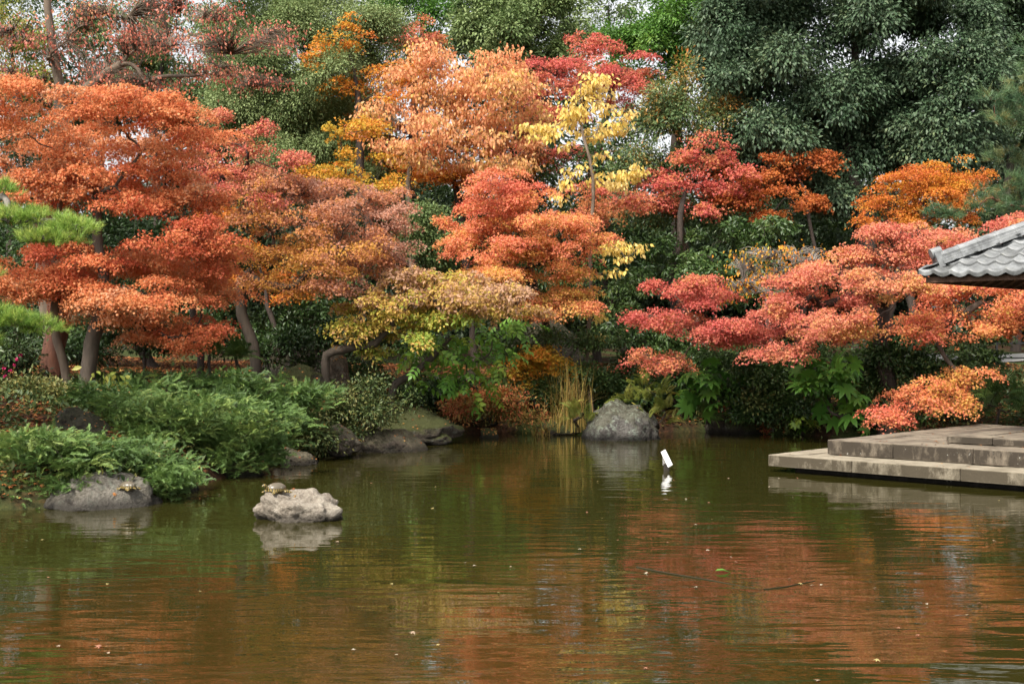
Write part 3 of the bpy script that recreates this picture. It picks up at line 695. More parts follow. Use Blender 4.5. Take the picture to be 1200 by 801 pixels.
def rock(label, px, py, Y, w, hgt, mat, seed=1, dep=None, bumps=(), sharp=.5, zbase=None, name='rock', cat='rock', sub=5, cuts=11):
    """w x hgt in photo pixels at depth Y, base centre at (px, py)"""
    k = Y / F; c = P(px, py, Y); rx, rz = w * k / 2, hgt * k; ry = (dep or w * .75) * k / 2
    bm = bmesh.new(); bmesh.ops.create_icosphere(bm, subdivisions=sub, radius=1)
    off = Vector((seed * 7.3, seed * 3.1, seed * 5.7))
    for v in bm.verts:
        p = v.co.copy(); d = 1 + .30 * noise.noise(p * 1.1 + off) + .16 * noise.noise(p * 2.3 + off) + .07 * noise.noise(p * 5 + off)
        rd = abs(noise.noise(p * 1.9 + off * 1.7)); d -= sharp * .22 * (1 - min(1, rd * 4)) ; d += .03 * noise.noise(p * 10 + off) + .018 * noise.noise(p * 22 + off) - .06 * max(0, .12 - abs(noise.noise(p * 3.3 + off * 2.2))) / .12
        for bx, bz, by, amt, wid in bumps:
            dd = (p - Vector((bx, by, bz)).normalized()).length; d += amt * math.exp(-(dd / wid) ** 2)
        q = p * d
        q.z = q.z if q.z > 0 else q.z * .6
        v.co = (q.x * rx, q.y * ry, q.z * rz)
    rr_ = random.Random(seed * 17)
    for _ in range(cuts):
        nv = Vector((rr_.gauss(0, 1), rr_.gauss(0, 1) - .4, abs(rr_.gauss(0, .8)))).normalized(); lim = rr_.uniform(.74, .93)
        sc_ = Vector((rx, ry, rz))
        mx_ = max(v.co.x / rx * nv.x + v.co.y / ry * nv.y + v.co.z / rz * nv.z for v in bm.verts)
        for v in bm.verts:
            e_ = v.co.x / rx * nv.x + v.co.y / ry * nv.y + v.co.z / rz * nv.z - lim * mx_
            if e_ > 0: v.co -= Vector((nv.x * rx, nv.y * ry, nv.z * rz)) * e_ * .8
    z1 = max(v.co.z for v in bm.verts); z0 = 0
    for v in bm.verts: v.co.z *= rz / z1
    x1 = max(v.co.x for v in bm.verts); x0 = min(v.co.x for v in bm.verts)
    for v in bm.verts: v.co.x = (v.co.x - (x0 + x1) / 2) * 2 * rx / (x1 - x0)
    bm.normal_update(); me = bpy.data.meshes.new(name); bm.to_mesh(me); bm.free()
    me.polygons.foreach_set('use_smooth', np.ones(len(me.polygons), bool))
    o = link(name, me, mat); o.location = c; tag(o, label, cat, 'rocks around the pond')
    return o
RK = lambda: rockmat('pale_warm_rock', (.25, .21, .165), (.43, .38, .31), wet=.10)
RG = lambda: rockmat('grey_rock', (.13, .113, .095), (.29, .26, .225), .15, .35, .14)
RL = lambda: rockmat('lichen_rock', (.07, .063, .057), (.17, .16, .145), .35, .85, .14)
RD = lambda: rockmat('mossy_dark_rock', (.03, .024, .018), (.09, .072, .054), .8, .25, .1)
RS = lambda: rockmat('black_wet_rock', (.016,.013,.010), (.05,.04,.03), .2, .05, .1)  # deep shade is put into this near-black colour; the left-bank boulder is dark itself
RB = lambda: rockmat('brown_bank_rock', (.075, .06, .045), (.19, .15, .115), .3, .2, .12)
tr = rock('pale lumpy rock standing alone in the water with a turtle on its left shoulder', 350, 607, 14.5, 107, 36, RK(), 4, 74,
     bumps=[(-.62, .75, -.15, .16, .4), (.3, .9, -.1, .24, .38), (-.12, 1, -.2, -.34, .24), (.2, .25, -.9, -.26, .3), (-.5, .2, -.9, -.15, .3), (.85, .4, -.3, .12, .4)], cuts=0)
rl = rock('broad grey shore rock below the front juniper, with a turtle near its right end', 116, 592, 15.75, 140, 40, RG(), 9, 110, bumps=[(.0, .9, -.3, .12, .5), (.6, .5, -.3, .1, .3)], cuts=6)
rock('flat low brown rock in the shallows with a pointed right end', 456, 530, 23.6, 92, 28, RB(), 3, 70, bumps=[(-.45, .8, 0, .3, .4), (.9, .15, -.2, .25, .35)])
rock('rounded lichen covered boulder at the far shore between fern clumps', 728, 517, 26.6, 92, 50, RL(), 6, 80, sharp=.2, cuts=0)
rock('long mossy ledge behind the flat brown rock', 475, 507, 25.3, 140, 30, RD(), 12, 90)
rock('small round mossy stone at the far water edge left of the reeds', 573, 515, 26.8, 27, 14, RD(), 13, sub=4)
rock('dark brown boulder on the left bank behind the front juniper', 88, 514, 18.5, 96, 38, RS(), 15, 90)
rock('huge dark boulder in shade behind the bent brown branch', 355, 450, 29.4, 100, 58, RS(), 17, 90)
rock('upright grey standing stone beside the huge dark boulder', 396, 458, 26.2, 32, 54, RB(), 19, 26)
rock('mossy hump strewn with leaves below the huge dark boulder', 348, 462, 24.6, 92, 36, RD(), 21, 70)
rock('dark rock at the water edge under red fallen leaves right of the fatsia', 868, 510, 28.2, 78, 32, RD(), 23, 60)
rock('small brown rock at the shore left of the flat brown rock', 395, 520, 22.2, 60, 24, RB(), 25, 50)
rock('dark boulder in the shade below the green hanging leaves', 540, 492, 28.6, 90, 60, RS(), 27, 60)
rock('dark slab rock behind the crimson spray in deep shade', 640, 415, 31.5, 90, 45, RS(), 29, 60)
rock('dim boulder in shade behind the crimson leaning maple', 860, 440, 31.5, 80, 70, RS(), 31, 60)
rock('low dark stone left of the lichen boulder', 655, 506, 27.9, 60, 14, RD(), 33, 50, sub=4)

# turtles: one body surface each (shell, head, legs, tail fused), banded side, pale shell
m_turtle, nt, b = newmat('turtle_skin_and_shell'); co = coords(nt)
sx = nt.nodes.new('ShaderNodeSeparateXYZ'); nt.links.new(co, sx.inputs[0])
vz = tex(nt, 'ShaderNodeTexVoronoi', 22, co=co); vr = ramp(nt, [(.0, (.26, .25, .2)), (.55, (.40, .38, .32)), (.8, (.12, .10, .07))]); nt.links.new(vz.outputs['Distance'], vr.inputs[0])
wv = nt.nodes.new('ShaderNodeTexWave'); wv.inputs['Scale'].default_value = 16; wv.inputs['Distortion'].default_value = 3; nt.links.new(co, wv.inputs['Vector'])
sk = ramp(nt, [(.4, (.05, .045, .02)), (.66, (.26, .18, .05))]); nt.links.new(wv.outputs['Fac'], sk.inputs[0])
zz = math_(nt, 'MULTIPLY', math_(nt, 'MULTIPLY', math_(nt, 'SUBTRACT', sx.outputs[2], .047), 120, True), math_(nt, 'LESS_THAN', sx.outputs[0], .097))
nt.links.new(mixc(nt, zz, sk.outputs[0], vr.outputs[0]), b.inputs['Base Color']); b.inputs['Roughness'].default_value = .3
def turtle(label, loc, rz, s=1.0):
    bm = bmesh.new()
    def blob(c, r, tilt=0):
        vs = bmesh.ops.create_icosphere(bm, subdivisions=3, radius=1)['verts']
        for v in vs:
            p = Vector((v.co.x * r[0], v.co.y * r[1], v.co.z * r[2])); p.rotate(Matrix.Rotation(tilt, 3, 'Y')); v.co = p + Vector(c)
    blob((0, 0, .048), (.105, .084, .060)); blob((0, 0, .030), (.11, .086, .022))
    blob((.112, 0, .060), (.036, .018, .018), -.7); blob((.138, 0, .085), (.026, .019, .019), -.3); blob((.158, 0, .083), (.014, .012, .011))
    for sx_, sy in ((.07, 1), (.07, -1), (-.075, 1), (-.075, -1)): blob((sx_, sy * .082, .018), (.034, .022, .016)); blob((sx_ * 1.35, sy * .1, .009), (.022, .015, .009))
    blob((-.12, 0, .022), (.028, .009, .008))
    me = bpy.data.meshes.new('turtle'); bm.to_mesh(me); bm.free()
    o = link('turtle', me, m_turtle); o.location = loc; o.rotation_euler = (0, 0, rz); o.scale = (s,) * 3
    md = o.modifiers.new('fuse', 'REMESH'); md.mode = 'VOXEL'; md.voxel_size = .0055; md.use_smooth_shade = True
    sm = o.modifiers.new('soft', 'SMOOTH'); sm.iterations = 2
    return tag(o, label, 'turtle', 'turtles basking on rocks')
def top_of(o, px, Y):
    """height of a rock's surface at the given spot"""
    x = (px - 600) / F * Y; best = -9
    for v in o.data.vertices:
        w = o.location + v.co
        if (w.x - x) ** 2 + (w.y - Y) ** 2 < .05 ** 2: best = max(best, w.z)
    return x, Y, best
x, y, z = top_of(tr, 324, 14.42)
turtle('turtle with pale domed shell basking on the lone rock out in the water', (x, y, z - .014), R(222), 1.1)
x, y, z = top_of(rl, 150, 15.55)
turtle('grey turtle on the broad shore rock below the front juniper', (x, y, z - .012), R(150), 1.0)

# ------------------------------------------------------------------ sign in the pond
sg = empty('pond_sign', P(781, 549, 20.0) * np.array([1, 1, 0]), 'small white tilted notice panel on a dark post standing in the water', 'sign')
m_white, nt, b = newmat('white_painted_panel'); b.inputs['Roughness'].default_value = .45
n_ = tex(nt, 'ShaderNodeTexNoise', 9, 4, .6, coords(nt)); r_ = ramp(nt, [(.3, (.50, .50, .48)), (.6, (.62, .62, .61))]); nt.links.new(n_.outputs[0], r_.inputs[0]); nt.links.new(r_.outputs[0], b.inputs['Base Color'])
m_post, nt, b = newmat('dark_wet_post'); b.inputs['Base Color'].default_value = (.03, .024, .018, 1); b.inputs['Roughness'].default_value = .5
m_grey, nt, b = newmat('grey_weathered_brace'); b.inputs['Base Color'].default_value = (.3, .29, .27, 1)
link('post', boxes_mesh('post', [(-.045, .045, -.03, .03, -.4, .1)], .006), m_post, sg)
o = link('panel', boxes_mesh('panel', [(-.042, .042, -.011, .011, -.165, .165)], .004), m_white, sg); o.location = (.0, -.055, .185); o.rotation_euler = (R(-38), R(-33), R(-14))
o = link('back_brace', boxes_mesh('back_brace', [(-.035, .02, -.008, .008, -.02, .14)], .003), m_grey, sg); o.location = (-.02, .035, .09); o.rotation_euler = (R(6), 0, R(-18))

# ------------------------------------------------------------------ far-off wood and background trees
rng = np.random.default_rng(77)
wp = []
for i in range(430):
    X = rng.uniform(-46, 46); Y = rng.uniform(46, 62); px_ = 600 + F * X / Y; top = (rng.uniform(5, 9) if (490 < px_ < 560 or 640 < px_ < 790) else rng.uniform(6, 13.5))
    wp.append((X, Y, rng.uniform(1.0, top), rng.uniform(1.5, 3.2), 1.6, rng.uniform(.9, 1.9), .45))
st = dict(STY['broad']); st.update(size=.30, cover=2.2, spray=.8, lps=24)
pos, ln, d, sz, ti, _ = foliage(wp, st, rng)
tag(link('distant_wood', leaves_mesh('distant_wood', pos, ln, d, sz, ti, TK), M_('wood')), kind='stuff')
EV = 'evergreen tree'
def ev(label, Y, base, pads, mat='greygreen', sty='broad', **k): return plant('evergreen_tree', label, EV, Y, base, pads, sty, mat, group='evergreen trees behind the pond', **{**dict(rb=.13, bark='dark', twig=.15), **k})
def mp(label, Y, base, pads, mat, sty='maple', **k): return plant('maple_tree', label, 'maple tree', Y, base, pads, sty, mat, group='autumn maples around the pond', **{**dict(rb=.11, bark='dark'), **k})

ev('tall grey green evergreen above the dusty rose maple, at the upper left', 35, 372, [(400,15,60,40),(335,10,50,35),(290,55,40,30),(350,100,55,36),(405,62,45,30),(300,118,45,34),(432,178,32,26),(392,158,38,28),(335,165,50,28),(270,110,30,30),(310,200,40,22),(380,130,50,36),(360,190,44,26),(412,185,40,26),(340,130,40,30),(450,25,28,24),(415,110,30,26),(440,205,28,16)], trunk=[(370,300),(365,150),(370,50)], size=.078, tint=.72)
ev('small green tree top against the sky, left of the round grey green one', 44, 488, [(470,12,40,20),(515,18,28,18),(495,42,28,12),(450,35,24,14),(535,4,20,10),(480,-15,50,20),(520,50,16,8)], 'bright', tint=.25, cover=1.1, size=.14)
ev('round grey green evergreen standing against the sky at top centre', 42, 610, [(600,28,52,34),(568,48,34,26),(640,38,38,36),(610,70,38,18),(580,0,40,22),(650,0,34,24),(560,15,22,22),(630,78,28,12)], size=.15)
ev('thin open tree with sky showing through, right of the round grey green evergreen', 48, 712, [(700,15,42,22),(738,22,32,22),(690,45,30,13),(720,-12,50,18),(755,45,22,12),(668,20,20,18),(710,48,18,10)], cover=.55, size=.15, twig=.6, tint=.6)
ev('fresh green leafy tree left of the great dark evergreen', 40, 800, [(800,22,46,28),(765,52,34,20),(842,18,38,26),(792,70,38,16),(848,48,30,18),(735,44,25,14),(745,84,24,11),(810,-8,50,22),(775,25,28,20),(725,78,16,9)], 'bright', size=.13, tint=.5)
ev('great dark green evergreen with glossy drooping leaves filling the upper right', 33, 1008, [(860,35,48,36),(930,28,55,38),(1000,15,55,38),(1062,20,45,30),(1125,12,42,30),(850,90,34,28),(890,92,48,34),(955,88,55,34),(1030,90,50,30),(1095,85,40,26),(1135,105,34,32),(905,150,48,30),(965,140,55,30),(1045,138,55,32),(1105,140,42,30),(930,195,44,22),(995,190,54,26),(1055,185,52,22),(1110,178,40,20),(1150,160,30,20),(880,180,34,20),(980,225,40,14),(900,-10,60,25),(1050,-15,60,20),(1150,60,30,24)],
   'oak', 'oak', trunk=[(1006,300),(1002,220),(1010,130),(1000,20)], rb=.24, lowfrac=.45, gap=-.28)
ev('very dark evergreen in the extreme upper right corner', 41, 1190, [(1175,20,40,30),(1200,60,40,35),(1165,90,30,20),(1195,110,40,25),(1190,-10,50,25),(1215,150,40,30),(1180,150,25,20)], 'dark', 'oak', tint=.3)
ev('shaded evergreen with bare dark trunk between the rust maple and the great dark evergreen', 38, 930, [(880,230,50,30),(930,260,50,30),(985,270,50,35),(1040,260,40,30),(900,290,50,30),(960,310,50,25),(1010,310,50,25),(850,265,40,25)], 'under', cover=.9, tint=.4, size=.14)
ev('shaded leafy evergreen low behind the peach tree', 38, 520, [(450,250,50,30),(510,235,40,22),(560,255,40,25),(600,280,50,25),(490,300,50,25),(550,320,50,25),(640,310,50,30),(440,300,40,30)], 'under', cover=.9, tint=.4, size=.14)
ev('shaded evergreen behind the left vermilion maple', 31, 180, [(120,240,60,35),(180,280,60,30),(230,330,50,30),(150,350,60,30),(70,260,60,40),(40,340,60,30),(110,395,60,16),(215,385,40,18),(0,300,50,40),(20,400,40,20)], 'under', cover=1.2, tint=.35, size=.12)
ev('dark evergreen in shade under the dusty rose maple', 30, 330, [(280,330,40,35),(330,350,50,30),(380,370,45,25),(300,385,40,22),(420,345,40,25),(265,280,30,30),(455,390,50,25)], 'under', cover=1.1, tint=.3, size=.12)
ev('dark evergreen behind the bright orange maple and the yellow tree', 35, 740, [(640,330,50,30),(700,300,45,30),(750,270,40,28),(720,350,50,28),(660,390,50,20),(780,310,40,28),(590,360,40,24),(690,250,40,20),(680,190,50,30),(640,225,50,30),(740,205,40,30),(620,180,40,24)], 'under', cover=1.0, tint=.4, size=.13)
ev('patchy green evergreen seen through the bare twigs at the upper left', 42, 170, [(150,45,40,18),(175,35,22,14),(140,95,35,16),(260,40,40,18),(285,85,32,16),(205,75,25,12),(110,35,30,16),(300,15,36,22),(240,105,26,14),(180,5,40,10)], 'greygreen', cover=.8, size=.14, tint=.35)
ev('tall dull green evergreen behind the grey trunked cherry at the upper left', 46, 110, [(100,20,50,26),(60,60,50,26),(180,60,50,26),(230,30,40,24),(130,90,60,24),(40,10,40,24),(20,100,40,24),(260,80,36,24),(200,110,50,22),(150,130,60,24),(80,130,60,24),(300,60,24,22),(120,-20,60,20)], 'olive', cover=1.6, size=.14, tint=.28, gap=-.15)
ev('pale yellowing tree behind the grey trunk at the far upper left', 40, 20, [(10,60,30,25),(30,90,30,16),(5,20,30,20),(45,35,20,15),(-20,90,40,30)], 'fern', cover=.6, size=.13)

# ------------------------------------------------------------------ mid-distance autumn trees
mp('golden orange maple half hidden by the grey green evergreen', 33.5, 430, [(400,42,28,22),(430,75,34,22),(382,78,24,22),(452,108,30,18),(470,85,22,18),(405,100,22,12),(375,55,16,14)], 'gold', 'mapleF', tint=.5, cover=1.2, gap=-.1)
mp('small red maple top at the sky line left of the peach tree', 38, 478, [(455,33,13,15),(482,36,22,16),(500,52,18,12),(470,50,20,12)], 'crimson', 'mapleF', tint=.85)
plant('cherry_tree', 'tall peach orange tree with slim bare stems and hanging leaves at top centre', 'cherry tree', 33, 490, [(520,68,42,22),(562,92,48,22),(482,95,38,22),(602,108,38,22),(530,118,50,22),(628,128,20,20),(470,138,34,22),(582,148,44,18),(512,165,44,18),(552,185,38,13),(478,178,28,16),(620,165,20,14),(505,60,20,16),(545,140,40,14),(600,190,24,10)],
      'hang', 'peach', trunk=[(484,300),(484,215),(486,140),(500,90)], rb=.07, rt=.008, bark='palebrown', twig=.6, cover=1.15, size=.105, lps=16, group='autumn trees around the pond')
mp('pale golden maple peeping between the grey green evergreen and the dusty rose maple', 29.5, 400, [(395,150,22,10),(420,185,26,10),(432,150,20,10),(300,235,26,10),(455,215,22,9),(360,200,20,8),(405,205,26,8)], 'gold', 'mapleF', tint=.75, cover=1.1, rb=.06)
mp('rust and orange maple in the gap between the dusty rose and left vermilion maples', 29, 330, [(285,290,26,14),(310,320,24,10),(260,250,22,12),(345,345,26,8),(275,330,20,10)], 'gold', 'mapleF', tint=.3, cover=1.2, rb=.06)
mp('deep orange maple under the peach tree', 35, 560, [(440,130,24,18),(455,160,30,18),(500,152,30,14),(462,195,30,15),(535,205,34,14),(600,192,34,17),(580,222,34,15),(550,170,40,16),(500,205,30,12),(620,215,26,12),(430,165,16,14)], 'gold', 'mapleF', tint=.35)
mp('tall crimson maple behind the yellow tree', 36.5, 700, [(688,72,48,22),(686,50,20,13),(730,84,38,20),(652,85,30,18),(702,108,52,18),(640,112,30,22),(622,148,30,22),(752,108,24,16),(650,180,40,14),(635,205,34,12),(718,210,36,11),(700,180,34,14),(735,130,24,12),(600,170,22,14),(655,140,40,16)], 'crimson', 'mapleF', tint=.62)
ev('olive evergreen flecked with orange, right of the yellow tree', 32.5, 805, [(792,104,34,24,.55),(822,128,34,20,.5),(772,140,40,20,.35),(802,160,44,22,.3),(762,176,34,18,.25),(795,192,46,20,.2),(840,158,28,22,.4),(812,210,40,20,.1),(825,185,30,18,.15),(760,200,34,18,.3),(850,120,22,20,.62),(785,125,34,18,.45),(790,240,44,18,.15),(830,245,36,16,.1),(750,235,34,18,.2)], 'olive', size=.10, cover=1.4, trunk=[(800,300),(798,200),(800,120)], bark='palebrown', baseY=33.5)
mp('red maple with dark slim trunk in the middle of the shaded wood', 31, 794, [(830,165,25,7,.75),(845,193,24,9,.65),(820,214,20,11),(842,222,20,12),(766,207,22,7),(782,213,20,7),(722,230,34,7,.85),(690,240,24,6,.9),(855,184,14,6),(700,222,30,8,.9),(740,240,26,6,.95),(810,185,18,6,.9),(680,258,24,6,.95),(870,200,14,5,.5),(765,235,22,6,.8),(790,240,18,6,.7),(830,245,18,5,.6),(700,250,24,6,.9),(860,225,18,6,.4)], 'crimson', 'mapleF', trunk=[(794,400),(791,320),(792,258),(802,225)], rb=.075, tint=.55, lowfrac=.6, cover=1.0, tvar=.2, gap=-.12)
mp('rust orange maple below the great dark evergreen', 31.4, 955, [(915,194,33,13),(936,206,20,11),(882,214,20,9),(952,190,20,9),(876,240,25,8),(940,240,24,8),(968,186,16,8),(905,208,26,9),(875,228,16,6),(900,180,20,6),(958,235,14,5),(860,200,20,6),(845,230,16,5),(920,225,26,6),(900,252,22,5)], 'rust', 'mapleF', trunk=[(955,330),(950,270),(945,225)], rb=.045, tint=.35, lowfrac=.5, cover=1.0, gap=-.1)
ev('small rounded green tree with two slim stems left of the bright orange maple', 29, 490, [(500,252,26,17),(488,280,22,15),(516,284,20,15),(508,304,16,8),(478,262,14,12),(522,262,12,10)], 'greygreen', tint=.25, size=.085, trunk=[(488,370),(487,310),(492,270)], rb=.05, bark='palebrown')
plant('yellow_leaved_tree', 'slender tree with large hanging yellow leaves and a thin straight trunk at the centre', 'yellow tree', 28.5, 694, [(690,92,13,10),(697,103,15,10),(676,112,9,8),(700,118,20,7),(665,126,13,7),(690,130,22,7),(655,144,11,6),(615,147,11,5),(650,152,16,5),(680,154,14,5),(710,152,12,6),(738,128,8,8),(732,200,18,6),(708,216,18,6),(720,205,14,5),(665,215,14,5),(722,284,18,5),(735,304,14,5),(717,320,11,4),(710,290,10,5),(748,290,8,4),(703,370,8,6),(706,395,9,4),(628,150,10,4),(670,140,12,5),(745,195,8,5),(695,160,14,4),(640,146,9,4),(668,170,8,4),(705,180,8,4),(650,232,8,4),(738,133,6,5),(728,140,8,6),(690,108,26,14),(660,128,22,9),(712,125,22,9),(640,152,18,6),(700,148,26,8),(735,150,14,6),(725,205,22,8),(680,195,16,6),(630,160,12,5),(725,290,22,8)],
      'hang', 'yellow', trunk=[(693,386),(691,290),(686,210),(682,150),(688,95)], rb=.045, rt=.005, bark='palebrown', twig=.8, size=.115, cover=1.25, sub=2, lps=6, spray=.16, group='autumn trees around the pond', spread=.2, lowfrac=.25, gap=-1.0)
mp('bright orange maple spreading in wide tiers at the centre of the far bank', 27.2, 640, [(580,214,32,14,.25),(620,228,34,12,.3),(652,260,44,11),(692,267,34,10),(558,268,32,9),(600,262,40,12),(610,288,50,12),(568,300,40,11),(652,298,40,12),(556,322,24,7,.7),(662,318,26,7,.65),(602,318,40,9,.6),(600,350,34,8,.6),(640,348,30,10,.7),(662,362,34,8,.55),(625,364,30,7,.7),(688,360,14,6),(580,340,24,6,.75),(590,240,36,10,.3),(548,345,18,6,.8),(560,235,26,12,.25),(540,285,18,10,.4),(700,285,22,10,.4),(585,320,44,10,.55),(680,345,20,8,.6),(520,262,10,6,.4)], 'orange', trunk=[(640,420,-.3),(632,350,-1.2),(622,290,-1.8),(612,240,-2)], rb=.09, baseY=30, tint=.42, spread=.5, lowfrac=.35, twig=.25)
plant('cherry_tree', 'large grey trunked cherry with sparse pink leaves and bare twigs at the upper left', 'cherry tree', 28, 62, [(100,20,50,20),(150,60,50,20),(200,48,50,22),(120,88,40,14),(230,85,48,14),(170,95,45,12),(270,58,50,22,.2),(312,38,34,20,.2),(60,60,40,25),(15,30,40,25),(210,12,50,14),(292,98,36,10),(15,82,30,18),(150,15,40,16),(85,110,30,14),(255,20,40,16,.2)],
      'hang', 'salmon', trunk=[(62,220),(60,100),(54,30),(46,-40)], rb=.2, rt=.008, bark='palebrown', twig=1.0, twigr=.010, cover=.20, size=.07, lps=2, spray=.35, tint=.35, lowfrac=.45, group='autumn trees around the pond', spread=.5, wander=.09)
mp('thin pink maple with dark bare twigs right of the left vermilion maple', 24.6, 232, [(235,185,24,9),(265,160,24,10),(292,176,28,7),(320,196,22,6),(255,206,24,8),(300,150,18,7),(312,236,26,6),(270,225,22,7),(345,185,14,5),(250,135,16,6),(285,200,20,5)], 'pink', trunk=[(228,330),(240,260),(255,210)], rb=.07, tint=.28, cover=.55, twig=.9, lowfrac=.5)
mp('dusty rose maple with golden underside and curved trunk', 25, 298, [(300,252,28,15,.35),(330,214,38,14,.6),(380,228,48,17,.7),(422,245,42,14,.8),(350,258,44,16,.5),(455,256,24,11,.85),(400,275,48,14,.6),(450,292,32,10,.85),(330,298,42,11,.2),(372,308,44,12,.3),(420,312,38,10,.65),(310,330,24,7,.3),(340,335,28,8,.3),(396,334,28,10,.8),(472,288,18,6,.9),(282,240,18,14,.5),(300,208,28,12,.55),(360,285,40,10,.15),(410,295,36,8,.35),(440,225,26,10,.8),(470,245,14,8,.9)], 'dusty', trunk=[(297,425),(294,400),(279,370),(284,335),(320,290)], rb=.11, spread=.6, bark='brown', lowfrac=.5, cover=1.45)
plant('small_autumn_tree', 'low spreading tree with bent brown limb, dusty above and yellow green below', 'autumn tree', 24.6, 376, [(500,334,48,9,.9),(542,345,38,8,.85),(470,345,38,9,.75),(562,360,28,6,.8),(430,352,24,7,.8),(420,382,24,8,.35),(452,388,30,11,.4),(482,374,30,10,.45),(440,410,18,6,.3),(490,398,24,8,.15),(408,362,18,6,.55),(465,368,34,8,.55),(520,372,26,8,.25),(510,350,40,7,.7),(545,325,24,7,.75),(405,395,10,5,.5),(585,345,34,8,.85),(610,366,24,6,.8),(530,330,40,9,.9),(490,320,30,8,.95),(570,335,30,8,.8)],
      'maple', 'autumnmix', trunk=[(384,414),(410,408),(440,403),(454,385),(474,358)], rb=.085, bark='brown', twig=.7, lowfrac=.6, tvar=.16, cover=.8, size=.075, tmpl=TO, fill=.35, group='autumn trees around the pond', wander=.05)
plant('broad_leaved_shrub', 'shrub with leaning brown limb and fresh green hanging leaves over the dark rocks', 'shrub', 25.4, 455, [(532,394,36,10),(576,384,28,9),(546,424,28,9),(602,380,20,8),(516,440,22,7),(560,455,15,10),(502,412,20,8),(572,414,28,7),(530,415,26,8),(545,440,18,8),(490,445,12,5)],
      'compound', 'bigleaf', trunk=[(462,452),(488,432),(516,410),(530,396)], rb=.075, bark='brown', twig=.6, lowfrac=.6, cover=.95, size=.26, tint=.5, names=('stem', 'foliage'), wander=.04)

# ------------------------------------------------------------------ left: the big vermilion maple and the pine
mp('big vermilion maple spreading in layers over the left bank', 21.8, 101, [(50,112,58,15,.6),(112,126,50,18,.55),(180,126,54,16,.5),(226,142,44,18,.4),(30,150,44,22,.75),(100,165,54,20,.7),(170,165,50,20,.65),(236,162,34,15,.35),(5,120,36,22,.6),(10,190,34,16,.75),(60,214,58,14,.6),(132,214,50,17,.5),(190,226,58,18,.5),(242,234,30,13,.4),(215,262,30,10,.15),(214,280,48,14,.2),(255,300,34,16,.3),(110,298,58,14,.15),(165,310,68,15,.55),(240,324,44,14,.5),(50,324,50,14,.4),(20,345,26,9,.65),(100,345,58,15,.5),(180,345,58,14,.55),(255,345,30,10,.6),(130,366,52,13,.75),(176,384,42,15,.65),(226,386,36,13,.3),(208,402,26,10,.5),(246,388,18,7,.35),(195,195,40,14,.5),(150,240,40,10,.3),(-30,160,40,24,.5),(-30,230,40,20,.5),(-20,320,40,18,.5),(90,190,40,12,.6),(215,205,36,12,.45)],
   'vermilion', trunk=[(104,420),(113,385),(118,330),(116,250),(108,190)], rb=.13, bark='brown', tint=.5, spread=.55, lowfrac=.4, twig=.22)
plant('bare_trunked_tree', 'slim grey brown trunk standing left of the vermilion maple, its top lost in the leaves', 'tree', 22.2, 79, [(62,240,22,10),(48,300,20,8),(75,205,22,8),(40,210,18,8)], 'maple', 'vermilion', trunk=[(76,430),(70,380),(66,340),(64,250),(66,190)], rb=.075, bark='palebrown', tint=.3, lowfrac=.65, group='autumn trees around the pond', cover=1.0)
plant('cedar_tree', 'thick red brown trunk in shade behind the slim grey trunk', 'cedar tree', 23.5, 62, [(50,240,46,34),(90,210,40,34),(20,200,40,34),(60,160,40,30)], 'broad', 'dark', trunk=[(62,400),(60,330),(60,240),(60,170)], rb=.2, bark='redbrown', tint=.4, lowfrac=.75, group='evergreen trees behind the pond', cover=.8)
plant('pine_tree', 'bright green cloud pruned pine reaching in from the left', 'pine tree', 17, -75, [(40,256,40,12),(80,268,34,13),(10,258,34,14),(55,280,40,9),(20,378,34,13),(50,386,22,11),(-10,372,36,15),(5,222,14,10),(-40,250,40,18),(-50,320,50,18),(-90,200,60,25),(-120,300,50,22),(-40,400,40,14)], 'pine', 'pine', trunk=[(-70,420),(-85,340),(-60,260),(-80,190)], rb=.13, bark='grey', twig=.9, twigr=.007, lowfrac=.3, spread=.15, group='pine trees', cover=3.4, depth=.9, rt=.012, tvar=.2, lvar=.18, wander=.08)
plant('pine_tree', 'loose dark green pine behind the tiled roof at the right edge', 'pine tree', 26, 1245, [(1185,128,32,14),(1172,112,22,10),(1205,105,30,18),(1160,226,32,10),(1140,245,26,8),(1186,214,28,12),(1192,240,28,10),(1105,246,14,5),(1210,180,30,14),(1230,60,40,20),(1240,230,30,15),(1165,140,14,8)], 'pineL', 'darkpine', trunk=[(1245,350),(1238,220),(1245,90),(1240,30)], rb=.13, bark='redbrown', lowfrac=.3, group='pine trees', cover=1.5)

# ------------------------------------------------------------------ right: maples over the far bank and the platform
mp('golden orange maple above the pink one at the right', 28, 1075, [(1110,198,38,10),(1080,214,44,11),(1130,214,24,12),(1050,238,38,10),(1090,238,44,12),(1040,258,28,8),(1120,234,28,8),(1066,256,28,7),(1026,268,14,6),(1105,220,30,8),(1125,252,20,6),(1000,372,20,6)], 'gold', trunk=[(1072,380),(1070,300),(1080,240)], rb=.09, tint=.32, lowfrac=.55)
mp('wide pink red maple with thick dark trunk left of the tiled roof', 24.2, 1040, [(1060,270,38,9,.45),(1100,284,48,11,.4),(1150,276,38,11,.3),(1192,264,34,10,.15),(1040,298,44,11,.5),(1090,308,48,10,.45),(990,320,42,10,.4),(1040,326,44,9,.5),(960,316,28,7,.45),(950,346,34,8,.25),(940,370,38,9,.2),(986,374,34,9,.5),(960,394,32,8,.3),(905,385,42,10,.1),(1002,388,30,8,.65),(912,412,28,6,.35),(1015,345,26,7,.75),(930,330,30,7,.4),(985,350,30,7,.3),(1230,250,40,12,.2),(1175,290,30,8,.3),(900,365,30,8,.3),(1075,335,30,7,.55)], 'pink', trunk=[(1036,440),(1038,395),(1042,355),(1055,310)], rb=.17, bark='dark', spread=.6, lowfrac=.5)
